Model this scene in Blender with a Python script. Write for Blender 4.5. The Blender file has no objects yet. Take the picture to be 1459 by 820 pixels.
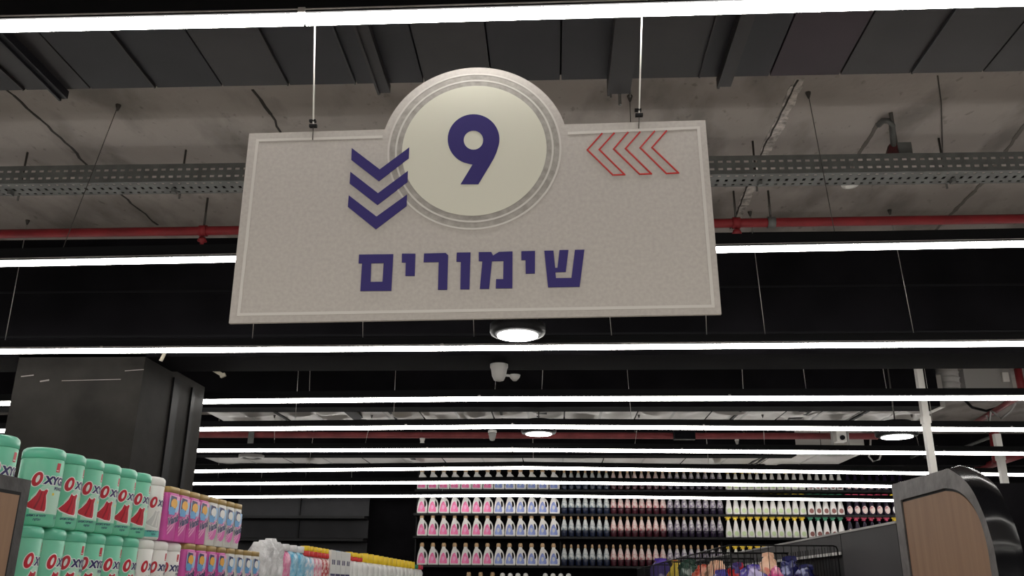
import bpy, bmesh, math, random
import numpy as np
from mathutils import Vector, Matrix, noise as mnoise
from mathutils.geometry import tessellate_polygon
random.seed(7)
SC = bpy.context.scene
COL = SC.collection
R = math.radians

# ------------------------------------------------------------------ camera
F = 1245.0; PITCH = R(18.9); YAW = R(2.8); ROLL = R(.45)
CAM = np.array([0, 0, 1.6])
fw = np.array([-math.sin(YAW)*math.cos(PITCH), math.cos(YAW)*math.cos(PITCH), math.sin(PITCH)])
r0 = np.array([math.cos(YAW), math.sin(YAW), 0.]); u0 = np.cross(r0, fw)
RT = math.cos(ROLL)*r0 + math.sin(ROLL)*u0
UP = -math.sin(ROLL)*r0 + math.cos(ROLL)*u0
cd = bpy.data.cameras.new('camera'); cam = bpy.data.objects.new('camera', cd); COL.objects.link(cam)
cd.sensor_width = 36; cd.lens = F/1459*36; cd.clip_start = .02; cd.clip_end = 100
M = Matrix.Identity(4)
for i in range(3):
    M[i][0], M[i][1], M[i][2], M[i][3] = RT[i], UP[i], -fw[i], CAM[i]
cam.matrix_world = M
SC.camera = cam

def P(px, py, x=None, y=None, z=None):
    """point of the line of sight through a photo pixel on a plane x=, y= or z="""
    d = fw + RT*(px-729.5)/F - UP*(py-410)/F
    t = (x-CAM[0])/d[0] if x is not None else (y-CAM[1])/d[1] if y is not None else (z-CAM[2])/d[2]
    return Vector(CAM + t*d)

# ------------------------------------------------------------------ world, exposure, lamps out of frame
w = bpy.data.worlds.new('world'); SC.world = w; w.use_nodes = True
w.node_tree.nodes['Background'].inputs[0].default_value = (.9, .95, 1, 1)
w.node_tree.nodes['Background'].inputs[1].default_value = .0
SC.view_settings.view_transform = 'Standard'; SC.view_settings.look = 'None'
SC.view_settings.gamma = 1; SC.view_settings.use_curve_mapping = False
SC.view_settings.exposure = 0.25
LRAD = 20.0          # radiance of the linear lights
for i, (yy, ww) in enumerate([(.25, .05), (-1.15, .05), (-2.5, .05), (-3.9, .05)]):   # the rows of the same lights over and behind the camera
    ld = bpy.data.lights.new('ceiling_row_lamp', 'AREA'); ld.shape = 'RECTANGLE'
    ld.size = 14; ld.size_y = ww; ld.energy = 40*math.pi*14*ww; ld.color = (1, .96, .9)
    lo = bpy.data.objects.new('ceiling_row_lamp', ld); COL.objects.link(lo); lo.location = (0, yy, 2.83)

# ------------------------------------------------------------------ materials
def mat(name, col, rough=.5, metal=0., spec=.5, var=0., vscale=8., bump=0., bscale=60., emit=None, coat=0., col2=None, detail=6., lo=.35, hi=.65, trans=0., stretch=None):
    m = bpy.data.materials.new(name); m.use_nodes = True; nt = m.node_tree; b = nt.nodes['Principled BSDF']
    b.inputs['Base Color'].default_value = (*col, 1); b.inputs['Roughness'].default_value = rough
    b.inputs['Metallic'].default_value = metal; b.inputs['Specular IOR Level'].default_value = spec
    b.inputs['Coat Weight'].default_value = coat
    b.inputs['Transmission Weight'].default_value = trans
    if emit:
        b.inputs['Emission Color'].default_value = (*emit[0], 1); b.inputs['Emission Strength'].default_value = emit[1]
    tc = None
    if var or col2 or bump:
        tc = nt.nodes.new('ShaderNodeTexCoord'); src = tc.outputs['Object']
        if stretch:
            mp = nt.nodes.new('ShaderNodeMapping'); mp.inputs['Scale'].default_value = stretch
            nt.links.new(src, mp.inputs['Vector']); src = mp.outputs['Vector']
    if var or col2:
        n = nt.nodes.new('ShaderNodeTexNoise'); n.inputs['Scale'].default_value = vscale; n.inputs['Detail'].default_value = detail
        nt.links.new(src, n.inputs['Vector'])
        cr = nt.nodes.new('ShaderNodeValToRGB'); cr.color_ramp.elements[0].position = lo; cr.color_ramp.elements[1].position = hi
        c2 = col2 or tuple(c*(1-var) for c in col); c1 = col if col2 else tuple(min(1, c*(1+var*.5)) for c in col)
        cr.color_ramp.elements[0].color = (*c2, 1); cr.color_ramp.elements[1].color = (*c1, 1)
        nt.links.new(n.outputs['Fac'], cr.inputs['Fac']); nt.links.new(cr.outputs['Color'], b.inputs['Base Color'])
    if bump:
        n2 = nt.nodes.new('ShaderNodeTexNoise'); n2.inputs['Scale'].default_value = bscale; n2.inputs['Detail'].default_value = 5
        nt.links.new(src, n2.inputs['Vector'])
        bp = nt.nodes.new('ShaderNodeBump'); bp.inputs['Strength'].default_value = bump; bp.inputs['Distance'].default_value = .01
        nt.links.new(n2.outputs['Fac'], bp.inputs['Height']); nt.links.new(bp.outputs['Normal'], b.inputs['Normal'])
    return m

def concrete_mat():
    m = mat('slab_concrete', (.27, .235, .21), .85, spec=.2, bump=.35, bscale=22)
    nt = m.node_tree; b = nt.nodes['Principled BSDF']; N = nt.nodes.new
    tc = N('ShaderNodeTexCoord')
    def noise(scale, det, st=None):
        n = N('ShaderNodeTexNoise'); n.inputs['Scale'].default_value = scale; n.inputs['Detail'].default_value = det
        if st:
            mp = N('ShaderNodeMapping'); mp.inputs['Scale'].default_value = st
            nt.links.new(tc.outputs['Object'], mp.inputs['Vector']); nt.links.new(mp.outputs['Vector'], n.inputs['Vector'])
        else: nt.links.new(tc.outputs['Object'], n.inputs['Vector'])
        return n.outputs['Fac']
    def ramp(f, p0, c0, p1, c1):
        r = N('ShaderNodeValToRGB'); e = r.color_ramp.elements
        e[0].position, e[1].position = p0, p1; e[0].color, e[1].color = (*c0, 1), (*c1, 1)
        nt.links.new(f, r.inputs['Fac']); return r.outputs['Color']
    def mul(a, c):
        x = N('ShaderNodeMix'); x.data_type = 'RGBA'; x.blend_type = 'MULTIPLY'; x.inputs['Factor'].default_value = 1
        nt.links.new(a, x.inputs[6]); nt.links.new(c, x.inputs[7]); return x.outputs[2]
    a = ramp(noise(1.3, 8), .35, (.285, .254, .238), .65, (.365, .328, .310))
    s = ramp(noise(4.5, 9, (1, .45, 1)), .34, (.64, .64, .64), .52, (1, 1, 1))
    p = ramp(noise(28, 3, (1, .6, 1)), .26, (.68, .68, .68), .36, (1, 1, 1))
    nt.links.new(mul(mul(a, s), p), b.inputs['Base Color'])
    return m

def foil_mat():
    m = mat('foil_insulation', (.44, .42, .40), .36, metal=.55, spec=.4, bump=1.0, bscale=5, stretch=(1, 2.2, 1))
    return m

M_CONC = concrete_mat()
M_BLACK = mat('black_paint', (.006, .0056, .0068), .8, spec=.03, var=.4, vscale=2.5)
M_BLACKM = mat('black_metal', (.007, .007, .008), .55, spec=.1)
M_DUCT = mat('black_duct_sheet', (.010, .0092, .012), .5, spec=.14, var=.3, vscale=3)
M_DUCTP = mat('plum_duct_sheet', (.018, .0085, .014), .5, spec=.14, var=.3, vscale=3)
M_DUCTG = mat('grey_duct_sheet', (.017, .0145, .0155), .5, spec=.16, var=.3, vscale=3)
M_COLM = mat('column_paint', (.026, .024, .022), .65, spec=.06, var=.35, vscale=3.5, bump=.15, bscale=9)
M_SCUFF = mat('pale_scuff', (.22, .2, .19), .7)
M_FLOOR = mat('floor_tile', (.62, .60, .56), .35, var=.12, vscale=2)
M_LEDS = [mat('led_diffuser', (.9, .9, .9), .4, emit=((1, .97, .92), LRAD*f_)) for f_ in (1.3, 1.2, 1., .8, .62, .55, .5, .5, .5)]
M_LED = mat('downlight_lens', (.9, .9, .9), .4, emit=((1, .98, .95), 8))
M_ALU = mat('aluminium_lip', (.62, .58, .56), .35, metal=.7)
M_RED = mat('red_pipe_paint', (.20, .014, .018), .5, spec=.3, var=.25, vscale=6)
M_GALV = mat('galvanised_steel', (.12, .122, .118), .55, metal=.2, spec=.3, var=.2, vscale=14)
M_WIRE = mat('steel_wire', (.55, .53, .5), .35, metal=.7)
M_DWIRE = mat('dark_wire', (.06, .055, .05), .5, metal=.3)
M_BOARD = mat('sign_board_print', (.405, .378, .355), .62, spec=.15, var=.09, vscale=130, detail=12, lo=.3, hi=.68)
M_BOARDD = mat('sign_band_grey', (.31, .292, .272), .62, spec=.15, var=.2, vscale=60, detail=6)
M_LINE = mat('sign_pale_line', (.50, .48, .455), .6, spec=.15)
M_DISC = mat('sign_disc_cream', (.54, .53, .455), .6, spec=.15)
M_NAVY = mat('sign_navy', (.030, .022, .125), .55, spec=.15)
M_SRED = mat('sign_red', (.42, .03, .028), .55, spec=.15)
M_FOIL = foil_mat()
M_TAPE = mat('foil_tape', (.30, .29, .28), .4, metal=.35)
M_WHITE = mat('white_plastic', (.74, .72, .69), .4, var=.06, vscale=5)
M_CREAM = mat('cream_plastic', (.55, .50, .40), .5)
M_GREY = mat('grey_plastic', (.30, .29, .28), .5)
M_POST = mat('white_post', (.60, .58, .55), .45)
M_FRAMEL = mat('dark_panel_vinyl', (.046, .042, .042), .5, spec=.25, var=.35, vscale=14, bump=.4, bscale=14)
M_FRAME = mat('end_panel_vinyl', (.112, .103, .101), .5, spec=.25, var=.35, vscale=14, bump=.5, bscale=14)
M_GLOSS = mat('glossy_black_vinyl', (.005, .005, .006), .17, spec=.3, coat=.0, bump=.15, bscale=7)
M_WOOD = mat('brown_wood_laminate', (.27, .165, .10), .55, spec=.15, col2=(.215, .125, .078), vscale=5, detail=8, stretch=(6, 6, .35), lo=.3, hi=.7)
M_GPAN = mat('grey_gondola_panel', (.03, .029, .031), .55, spec=.18, var=.2, vscale=3)
M_SHELF = mat('black_shelf_steel', (.010, .010, .011), .55, spec=.2)
M_BAY = mat('grey_bay_panel', (.026, .026, .029), .55, spec=.18, var=.15, vscale=4)
M_GREEN = mat('mint_green_plastic', (.17, .57, .38), .36, var=.08, vscale=6)
M_GREENL = mat('mint_green_lid', (.13, .52, .35), .32, var=.06, vscale=6, coat=.2)
M_PALEGR = mat('pale_green_print', (.42, .66, .53), .4)
M_CWHITE = mat('white_canister', (.74, .73, .70), .36)
M_LRED = mat('label_red', (.50, .012, .03), .4)
M_LREDD = mat('label_dark_red', (.27, .006, .02), .4)
M_LNAVY = mat('label_navy', (.018, .018, .11), .4)
M_LWHITE = mat('label_white', (.80, .80, .78), .4)
M_LGREY = mat('label_pale_grey', (.55, .55, .54), .4)
M_TEAL = mat('label_teal', (.10, .47, .40), .4)
M_GOLD = mat('gold_cap', (.42, .29, .11), .42, metal=.25, spec=.5)
M_PINK = mat('magenta_plastic', (.70, .11, .44), .4, var=.12, vscale=9)
M_PINKL = mat('label_light_pink', (.82, .36, .60), .4)
M_SKY = mat('label_sky_blue', (.36, .56, .80), .4)
M_BLUEM = mat('label_mid_blue', (.10, .34, .66), .4)
M_YEL = mat('label_yellow', (.85, .42, .03), .4)
M_YCAP = mat('yellow_plastic', (.82, .56, .02), .4)
M_RCAP = mat('red_plastic', (.60, .03, .03), .4)
M_GCAP = mat('green_plastic', (.02, .20, .10), .4)
M_PCAP = mat('crimson_plastic', (.42, .02, .07), .4)
M_TAN = mat('tan_cap', (.50, .32, .17), .45)
M_JPINK = mat('jug_label_pink', (.80, .10, .32), .4, col2=(.85, .28, .48), vscale=14)
M_JBLUE = mat('jug_label_blue', (.16, .20, .52), .4, col2=(.32, .40, .72), vscale=14)
M_JWHITE = mat('jug_white', (.72, .70, .68), .38)
M_DNAVY = mat('dark_navy_plastic', (.007, .012, .034), .3)
M_DMAR = mat('dark_maroon_plastic', (.042, .005, .012), .3)
M_DPUR = mat('dark_violet_plastic', (.016, .010, .026), .25)
M_LCOOL = mat('label_cool_white', (.56, .58, .57), .45, col2=(.14, .20, .26), vscale=24, lo=.36, hi=.48)
M_LROSE = mat('label_rose_white', (.66, .54, .51), .45, col2=(.48, .12, .15), vscale=24, lo=.35, hi=.47)
M_LLIL = mat('label_lilac_white', (.56, .54, .54), .45, col2=(.20, .16, .24), vscale=22, lo=.40, hi=.52)
M_PGREEN = mat('label_pale_lime', (.52, .62, .36), .45)
M_BROWN = mat('label_brown', (.20, .06, .05), .45)
M_CLEAR = mat('shrink_film', (.72, .71, .72), .22, var=.2, vscale=16, bump=.8, bscale=30)
M_CYAN = mat('cyan_film', (.07, .42, .68), .25, col2=(.45, .72, .86), vscale=24, bump=.8, bscale=30, lo=.35, hi=.7)
M_ROSE = mat('rose_film', (.72, .10, .30), .25, col2=(.80, .45, .58), vscale=24, bump=.8, bscale=30, lo=.35, hi=.7)
M_PATR = mat('red_pattern_label', (.50, .05, .06), .4, col2=(.80, .62, .58), vscale=40, lo=.45, hi=.55)
M_PATB = mat('blue_pattern_label', (.30, .56, .74), .4, col2=(.80, .80, .84), vscale=34, lo=.42, hi=.58)
M_PATP = mat('pink_pattern_label', (.74, .30, .40), .4, col2=(.82, .70, .72), vscale=34, lo=.42, hi=.58)
M_BAGS = {
 'purple': mat('purple_bag', (.07, .035, .26), .25, col2=(.42, .36, .62), vscale=9, lo=.36, hi=.42, bump=.7, bscale=16),
 'redyellow': mat('red_yellow_bag', (.60, .05, .04), .25, col2=(.82, .60, .06), vscale=7, lo=.46, hi=.50, bump=.7, bscale=16),
 'green': mat('dark_green_bag', (.012, .06, .035), .22, col2=(.45, .55, .5), vscale=8, lo=.33, hi=.37, bump=.7, bscale=16),
 'orange': mat('orange_red_bag', (.72, .10, .05), .25, col2=(.85, .42, .30), vscale=9, lo=.40, hi=.48, bump=.7, bscale=16),
 'peach': mat('peach_bag', (.80, .50, .34), .3, col2=(.70, .20, .14), vscale=9, lo=.33, hi=.38, bump=.7, bscale=16),
 'lilac': mat('lilac_bag', (.42, .42, .74), .25, col2=(.10, .08, .40), vscale=9, lo=.42, hi=.47, bump=.7, bscale=16),
 'red': mat('red_bag', (.58, .02, .025), .25, col2=(.05, .03, .15), vscale=8, lo=.38, hi=.42, bump=.7, bscale=16),
 'violet': mat('violet_bag', (.10, .07, .38), .25, col2=(.52, .46, .74), vscale=10, lo=.38, hi=.44, bump=.7, bscale=16),
 'magenta': mat('magenta_bag', (.72, .03, .24), .25, col2=(.80, .30, .45), vscale=9, lo=.3, hi=.4, bump=.7, bscale=16),
 'navy': mat('navy_bag', (.014, .016, .11), .22, col2=(.30, .32, .55), vscale=9, lo=.31, hi=.35, bump=.7, bscale=16),
}

# ------------------------------------------------------------------ mesh helpers
class MB:
    def __init__(s): s.v = []; s.f = []; s.sm = []
    def add(s, vs, fs, smooth=False):
        o = len(s.v); s.v += [tuple(v) for v in vs]; s.f += [tuple(i+o for i in f) for f in fs]; s.sm += [smooth]*len(fs); return s
    def box(s, x0, x1, y0, y1, z0, z1):
        return s.add([(x0,y0,z0),(x1,y0,z0),(x1,y1,z0),(x0,y1,z0),(x0,y0,z1),(x1,y0,z1),(x1,y1,z1),(x0,y1,z1)],
                     [(0,3,2,1),(4,5,6,7),(0,1,5,4),(1,2,6,5),(2,3,7,6),(3,0,4,7)])
    def bar(s, a, b, wx, wz):       # box section between two points (mostly along x)
        a, b = Vector(a), Vector(b); d = (b-a).normalized(); up = Vector((0,0,1))
        if abs(d.z) > .9: up = Vector((0,1,0))
        sd = d.cross(up).normalized(); up = sd.cross(d).normalized(); vs = []
        for p in (a, b):
            for i, j in ((-1,-1),(1,-1),(1,1),(-1,1)): vs.append(p + sd*i*wx/2 + up*j*wz/2)
        return s.add(vs, [(0,1,2,3),(7,6,5,4),(0,4,5,1),(1,5,6,2),(2,6,7,3),(3,7,4,0)])
    def tube(s, pts, r, n=8, smooth=True):
        pts = [Vector(p) for p in pts]; vs = []; fs = []
        d0 = (pts[1]-pts[0]).normalized(); ref = Vector((0,0,1)) if abs(d0.z) < .9 else Vector((1,0,0))
        for i, p in enumerate(pts):
            d = ((pts[min(i+1,len(pts)-1)]-pts[max(i-1,0)])).normalized()
            a = d.cross(ref).normalized(); b = a.cross(d)
            for k in range(n):
                t = 2*math.pi*k/n; vs.append(p + a*r*math.cos(t) + b*r*math.sin(t))
        for i in range(len(pts)-1):
            for k in range(n): fs.append((i*n+k, i*n+(k+1)%n, (i+1)*n+(k+1)%n, (i+1)*n+k))
        s.add(vs, fs, smooth); L = len(pts)-1
        s.add(vs[:n], [tuple(range(n))[::-1]]); s.add(vs[L*n:], [tuple(range(n))]); return s
    def lathe(s, prof, n=24, c=(0,0,0), sx=1., sy=1., smooth=True, cap=True):
        vs = []; fs = []
        for r, z in prof:
            for k in range(n):
                t = 2*math.pi*k/n; vs.append((c[0]+r*sx*math.cos(t), c[1]+r*sy*math.sin(t), c[2]+z))
        for i in range(len(prof)-1):
            for k in range(n): fs.append((i*n+k, i*n+(k+1)%n, (i+1)*n+(k+1)%n, (i+1)*n+k))
        s.add(vs, fs, smooth)
        if cap:
            s.add(vs[:n], [tuple(range(n))[::-1]]); s.add(vs[-n:], [tuple(range(n))])
        return s
    def loft(s, rings, smooth=True):        # rings: lists of points, closed sections
        n = len(rings[0]); vs = [p for r in rings for p in r]; fs = []
        for i in range(len(rings)-1):
            for k in range(n): fs.append((i*n+k, i*n+(k+1)%n, (i+1)*n+(k+1)%n, (i+1)*n+k))
        s.add(vs, fs, smooth); s.add(rings[0], [tuple(range(n))[::-1]]); s.add(rings[-1], [tuple(range(n))]); return s
    def prism(s, loops, fn, w0, w1, smooth=False, back=True):   # loops of (u,v): outline then holes; fn(u,v,w) -> point
        loops = [[Vector((a, b, 0)) for a, b in l] for l in loops]
        flat = [p for l in loops for p in l]; tri = tessellate_polygon(loops)
        s.add([fn(p.x, p.y, w1) for p in flat], tri)
        if back: s.add([fn(p.x, p.y, w0) for p in flat], [t[::-1] for t in tri])
        for l in loops:
            n = len(l)
            s.add([fn(p.x, p.y, w0) for p in l] + [fn(p.x, p.y, w1) for p in l],
                  [(k, (k+1) % n, n+(k+1) % n, n+k) for k in range(n)], smooth)
        return s
    def build(s, name, m, parent=None, fix=True):
        me = bpy.data.meshes.new(name); me.from_pydata(s.v, [], s.f); me.materials.append(m)
        for i, p in enumerate(me.polygons): p.use_smooth = s.sm[i]
        if fix:
            bm = bmesh.new(); bm.from_mesh(me)
            bmesh.ops.remove_doubles(bm, verts=bm.verts, dist=1e-5)
            bmesh.ops.recalc_face_normals(bm, faces=bm.faces); bm.to_mesh(me); bm.free()
        return link(name, me, parent)

def link(name, me, parent=None):
    o = bpy.data.objects.new(name, me); COL.objects.link(o)
    if parent is not None: o.parent = parent
    return o
def tag(o, label, cat, group=None):
    o['label'] = label; o['category'] = cat
    if group: o['group'] = group
    return o
def thing(name, label, cat, loc=(0,0,0), group=None, rz=0):
    o = bpy.data.objects.new(name, None); COL.objects.link(o); o.location = loc; o.rotation_euler = (0,0,rz); o.empty_display_size = .05
    return tag(o, label, cat, group)
def struct(o): o['kind'] = 'structure'; return o
def dup(root, loc, label, rz=0, kids=None, group=None):
    r = root.copy(); COL.objects.link(r); r.location = loc; r.rotation_euler = (0,0,rz); r['label'] = label
    if group: r['group'] = group
    for ch in list(root.children):
        c = ch.copy(); COL.objects.link(c); c.parent = r
        for g in list(ch.children):
            d = g.copy(); COL.objects.link(d); d.parent = c
    return r
def box(name, x0, x1, y0, y1, z0, z1, m, parent=None): return MB().box(x0,x1,y0,y1,z0,z1).build(name, m, parent)
ORD = 'first second third fourth fifth sixth seventh eighth ninth tenth eleventh twelfth thirteenth fourteenth fifteenth sixteenth seventeenth eighteenth nineteenth twentieth twenty-first twenty-second twenty-third twenty-fourth'.split()

def text_mesh(txt, size, shear=0., off=0., sx=1.):
    cu = bpy.data.curves.new('txt', 'FONT'); cu.body = txt; cu.size = size; cu.shear = shear; cu.offset = off; cu.resolution_u = 3
    ob = bpy.data.objects.new('txt', cu); COL.objects.link(ob)
    dg = bpy.context.evaluated_depsgraph_get(); dg.update()
    me = bpy.data.meshes.new_from_object(ob.evaluated_get(dg)); bpy.data.objects.remove(ob); bpy.data.curves.remove(cu)
    vs = [(v.co.x*sx, v.co.y) for v in me.vertices]; fs = [tuple(p.vertices) for p in me.polygons]
    bpy.data.meshes.remove(me); return vs, fs
def shape2d(loops):
    loops = [[Vector((a, b, 0)) for a, b in l] for l in loops]
    return [(p.x, p.y) for l in loops for p in l], tessellate_polygon(loops)
def ell(cx, cy, rx, ry, n=20): return [(cx+rx*math.cos(2*math.pi*k/n), cy+ry*math.sin(2*math.pi*k/n)) for k in range(n)]
def decal(items, name, m, parent, fn, cuts=None, clip=None):
    """thin print: flat (u,v) shapes sliced at cuts then mapped by fn(u,v)"""
    bm = bmesh.new()
    for vs, fs, du, dv in items:
        bv = [bm.verts.new((a+du, b+dv, 0)) for a, b in vs]
        for f in fs:
            try: bm.faces.new([bv[i] for i in f])
            except ValueError: pass
    if cuts:
        for c in cuts:
            bmesh.ops.bisect_plane(bm, geom=bm.verts[:]+bm.edges[:]+bm.faces[:], plane_co=(c,0,0), plane_no=(1,0,0), dist=1e-6)
    if clip is not None: bmesh.ops.bisect_plane(bm, geom=bm.verts[:]+bm.edges[:]+bm.faces[:], plane_co=(clip,0,0), plane_no=(1,0,0), dist=1e-6, clear_outer=True)
    for v in bm.verts: v.co = fn(v.co.x, v.co.y)
    me = bpy.data.meshes.new(name); bm.to_mesh(me); bm.free(); me.materials.append(m)
    return link(name, me, parent)

# ------------------------------------------------------------------ the setting
SLAB = 3.62
struct(box('floor', -9, 9, -6, 14, -.1, 0, M_FLOOR))
ceiling = struct(box('ceiling', -9, 9, -6, 14, SLAB, SLAB+.3, M_CONC))
struct(box('wall_back', -9, 9, 13.45, 13.6, 0, SLAB, M_BLACK))
struct(box('wall_left', -9.15, -9, -6, 13.6, 0, SLAB, M_BLACK))
struct(box('wall_right', 9, 9.15, -6, 13.6, 0, SLAB, M_BLACK))
struct(box('wall_front', -9, 9, -6.15, -6, 0, SLAB, M_BLACK))
# cracks and formwork joints of the slab
def ragged(pts, step=.05, amp=.008):
    out = []
    for a, b in zip(pts[:-1], pts[1:]):
        n = max(2, int((b-a).length/step))
        for i in range(n): out.append(a.lerp(b, i/n)+Vector((random.uniform(-amp,amp), random.uniform(-amp,amp), 0)))
    return out+[pts[-1]]
def crack(pxs, wd, m, name='crack', amp=.008, dz=.003):
    pts = ragged([P(x, y, z=SLAB) for x, y in pxs], amp=amp); b = MB()
    for a, c in zip(pts[:-1], pts[1:]):
        a, c = a-Vector((0,0,dz)), c-Vector((0,0,dz)); s = (c-a).cross(Vector((0,0,1))).normalized()*wd*random.uniform(.6,1.1)/2
        b.add([a-s, a+s, c+s, c-s, a-s+Vector((0,0,dz*2)), a+s+Vector((0,0,dz*2)), c+s+Vector((0,0,dz*2)), c-s+Vector((0,0,dz*2))], [(0,1,2,3),(0,4,5,1),(2,6,7,3),(0,3,7,4),(1,5,6,2)])
    return b.build(name, m, ceiling, fix=False)
M_CRACK = mat('crack_dark', (.035, .03, .028), .9)
M_JOINT = mat('joint_rough', (.50, .455, .43), .9, var=.5, vscale=30, bump=1., bscale=50)
M_JOINTD = mat('joint_dark', (.13, .115, .105), .9)
crack([(10,128),(60,170),(130,240),(200,300),(225,320)], .012, M_CRACK)
crack([(362,128),(380,152),(400,188)], .014, M_CRACK)
crack([(1140,112),(1088,222),(1045,325)], .055, M_JOINT, 'joint_strip', .004)
crack([(1136,112),(1082,222),(1040,325)], .008, M_CRACK, amp=.004, dz=.006)
crack([(1470,165),(1400,260),(1330,330)], .022, M_JOINTD, 'joint_strip', .004)
crack([(1252,175),(1220,225),(1205,250)], .020, M_JOINTD, 'joint_strip', .004)

# column and the black beam it carries
CY0, CY1, BZ = 4.9, 5.82, P(207, 508, y=4.9).z
cxl, cxr = P(27, 510, y=CY0).x, P(207, 510, y=CY0).x
column = struct(box('column', cxl, cxr, CY0, CY1, 0, BZ+.02, M_COLM))
for x0, x1, y, wd in ((30,48,536,.006),(57,70,543,.008),(88,172,542,.003),(178,205,528,.004)):
    a, b = P(x0, y, y=CY0-.0015), P(x1, y-2, y=CY0-.0015)
    MB().bar(a, b, .002, wd).build('scuff', M_SCUFF, column)
for yy, x, wd in ((5.35, cxr, .09), (5.62, cxr, .05)):
    MB().box(x, x+.012, yy-wd/2, yy+wd/2, 0, BZ-.03).build('side_channel', M_BLACKM, column)
beam = struct(box('ceiling_beam', -9, 9, CY0, 5.27, BZ, SLAB, M_BLACK))
for zz in (BZ+.12, BZ+.40): box('beam_batten', -9, 9, CY0-.006, CY0, zz, zz+.012, M_BLACKM, beam)
# black beams further back; the first ends short of the right-hand ceiling services
struct(box('ceiling_beam', -9, P(1335,545,y=7.8).x, 7.8, 8.03, 3.14, SLAB, M_BLACK))
struct(box('ceiling_beam', -9, P(1150,625,y=10.2).x, 10.7, 10.95, 3.12, SLAB, M_BLACK))
struct(box('ceiling_beam', -9, 9, 12.15, 12.35, 3.20, SLAB, M_BLACK))
pz = P(1432, 688, y=8.9)
struct(box('partition_wall', P(1380,700,y=8.9).x, 9, 8.9, 9.05, 0, pz.z, M_BLACK))

# ------------------------------------------------------------------ linear ceiling lights
ROWS = [  # left, middle, right pixel of the diffuser's centre line, diffuser height (deeper in far rows to imitate bloom), wire pixels, label
 ((0,37.5),(730,21.5),(1459,.5), .012, (), 'long glowing linear light passing just above the round top of the number 9 sign'),
 ((0,375.5),(730,361),(1459,347.5), .014, (88,905,1193), 'long glowing linear light whose middle is hidden behind the number 9 sign'),
 ((0,500.5),(730,495.5),(1459,489.5), .020, (5,358,516,675,872,1008,1092,1305), 'long glowing linear light just under the lower edge of the sign, crossing the column top'),
 ((0,574.5),(683,568),(1459,566.5), .025, (440,705,772,1060,1150,1265), 'long glowing linear light directly above the foil wrapped duct, behind the column'),
 ((0,613.5),(730,607.5),(1459,611.8), .026, (420,560,900,1330), 'long glowing linear light between the foil wrapped duct and the far red pipe'),
 ((0,642),(730,640.5),(1459,646), .027, (390,520,905,1090,1310), 'long glowing linear light just below the far red pipe'),
 ((0,674),(745,666),(1459,676), .027, (440,760,1010), 'long glowing linear light above the tops of the highest bottle row'),
 ((0,690),(730,686.5),(1459,694.5), .028, (310,435,900), 'long glowing linear light hiding the waists of the highest bottle row'),
 ((0,709),(730,705.5),(1459,715), .030, (370,500,630), 'long glowing linear light over the caps of the second bottle row, lowest of all'),
]
LZ = 2.83; ROWY = []   # the first row hangs a little lower
def row_z(k, x):
    pts = ROWP[k]
    for a, b in zip(pts[:-1], pts[1:]):
        if x <= b.x or b is pts[-1]: return a.z+(b.z-a.z)*(x-a.x)/(b.x-a.x)
ROWP = []
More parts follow.
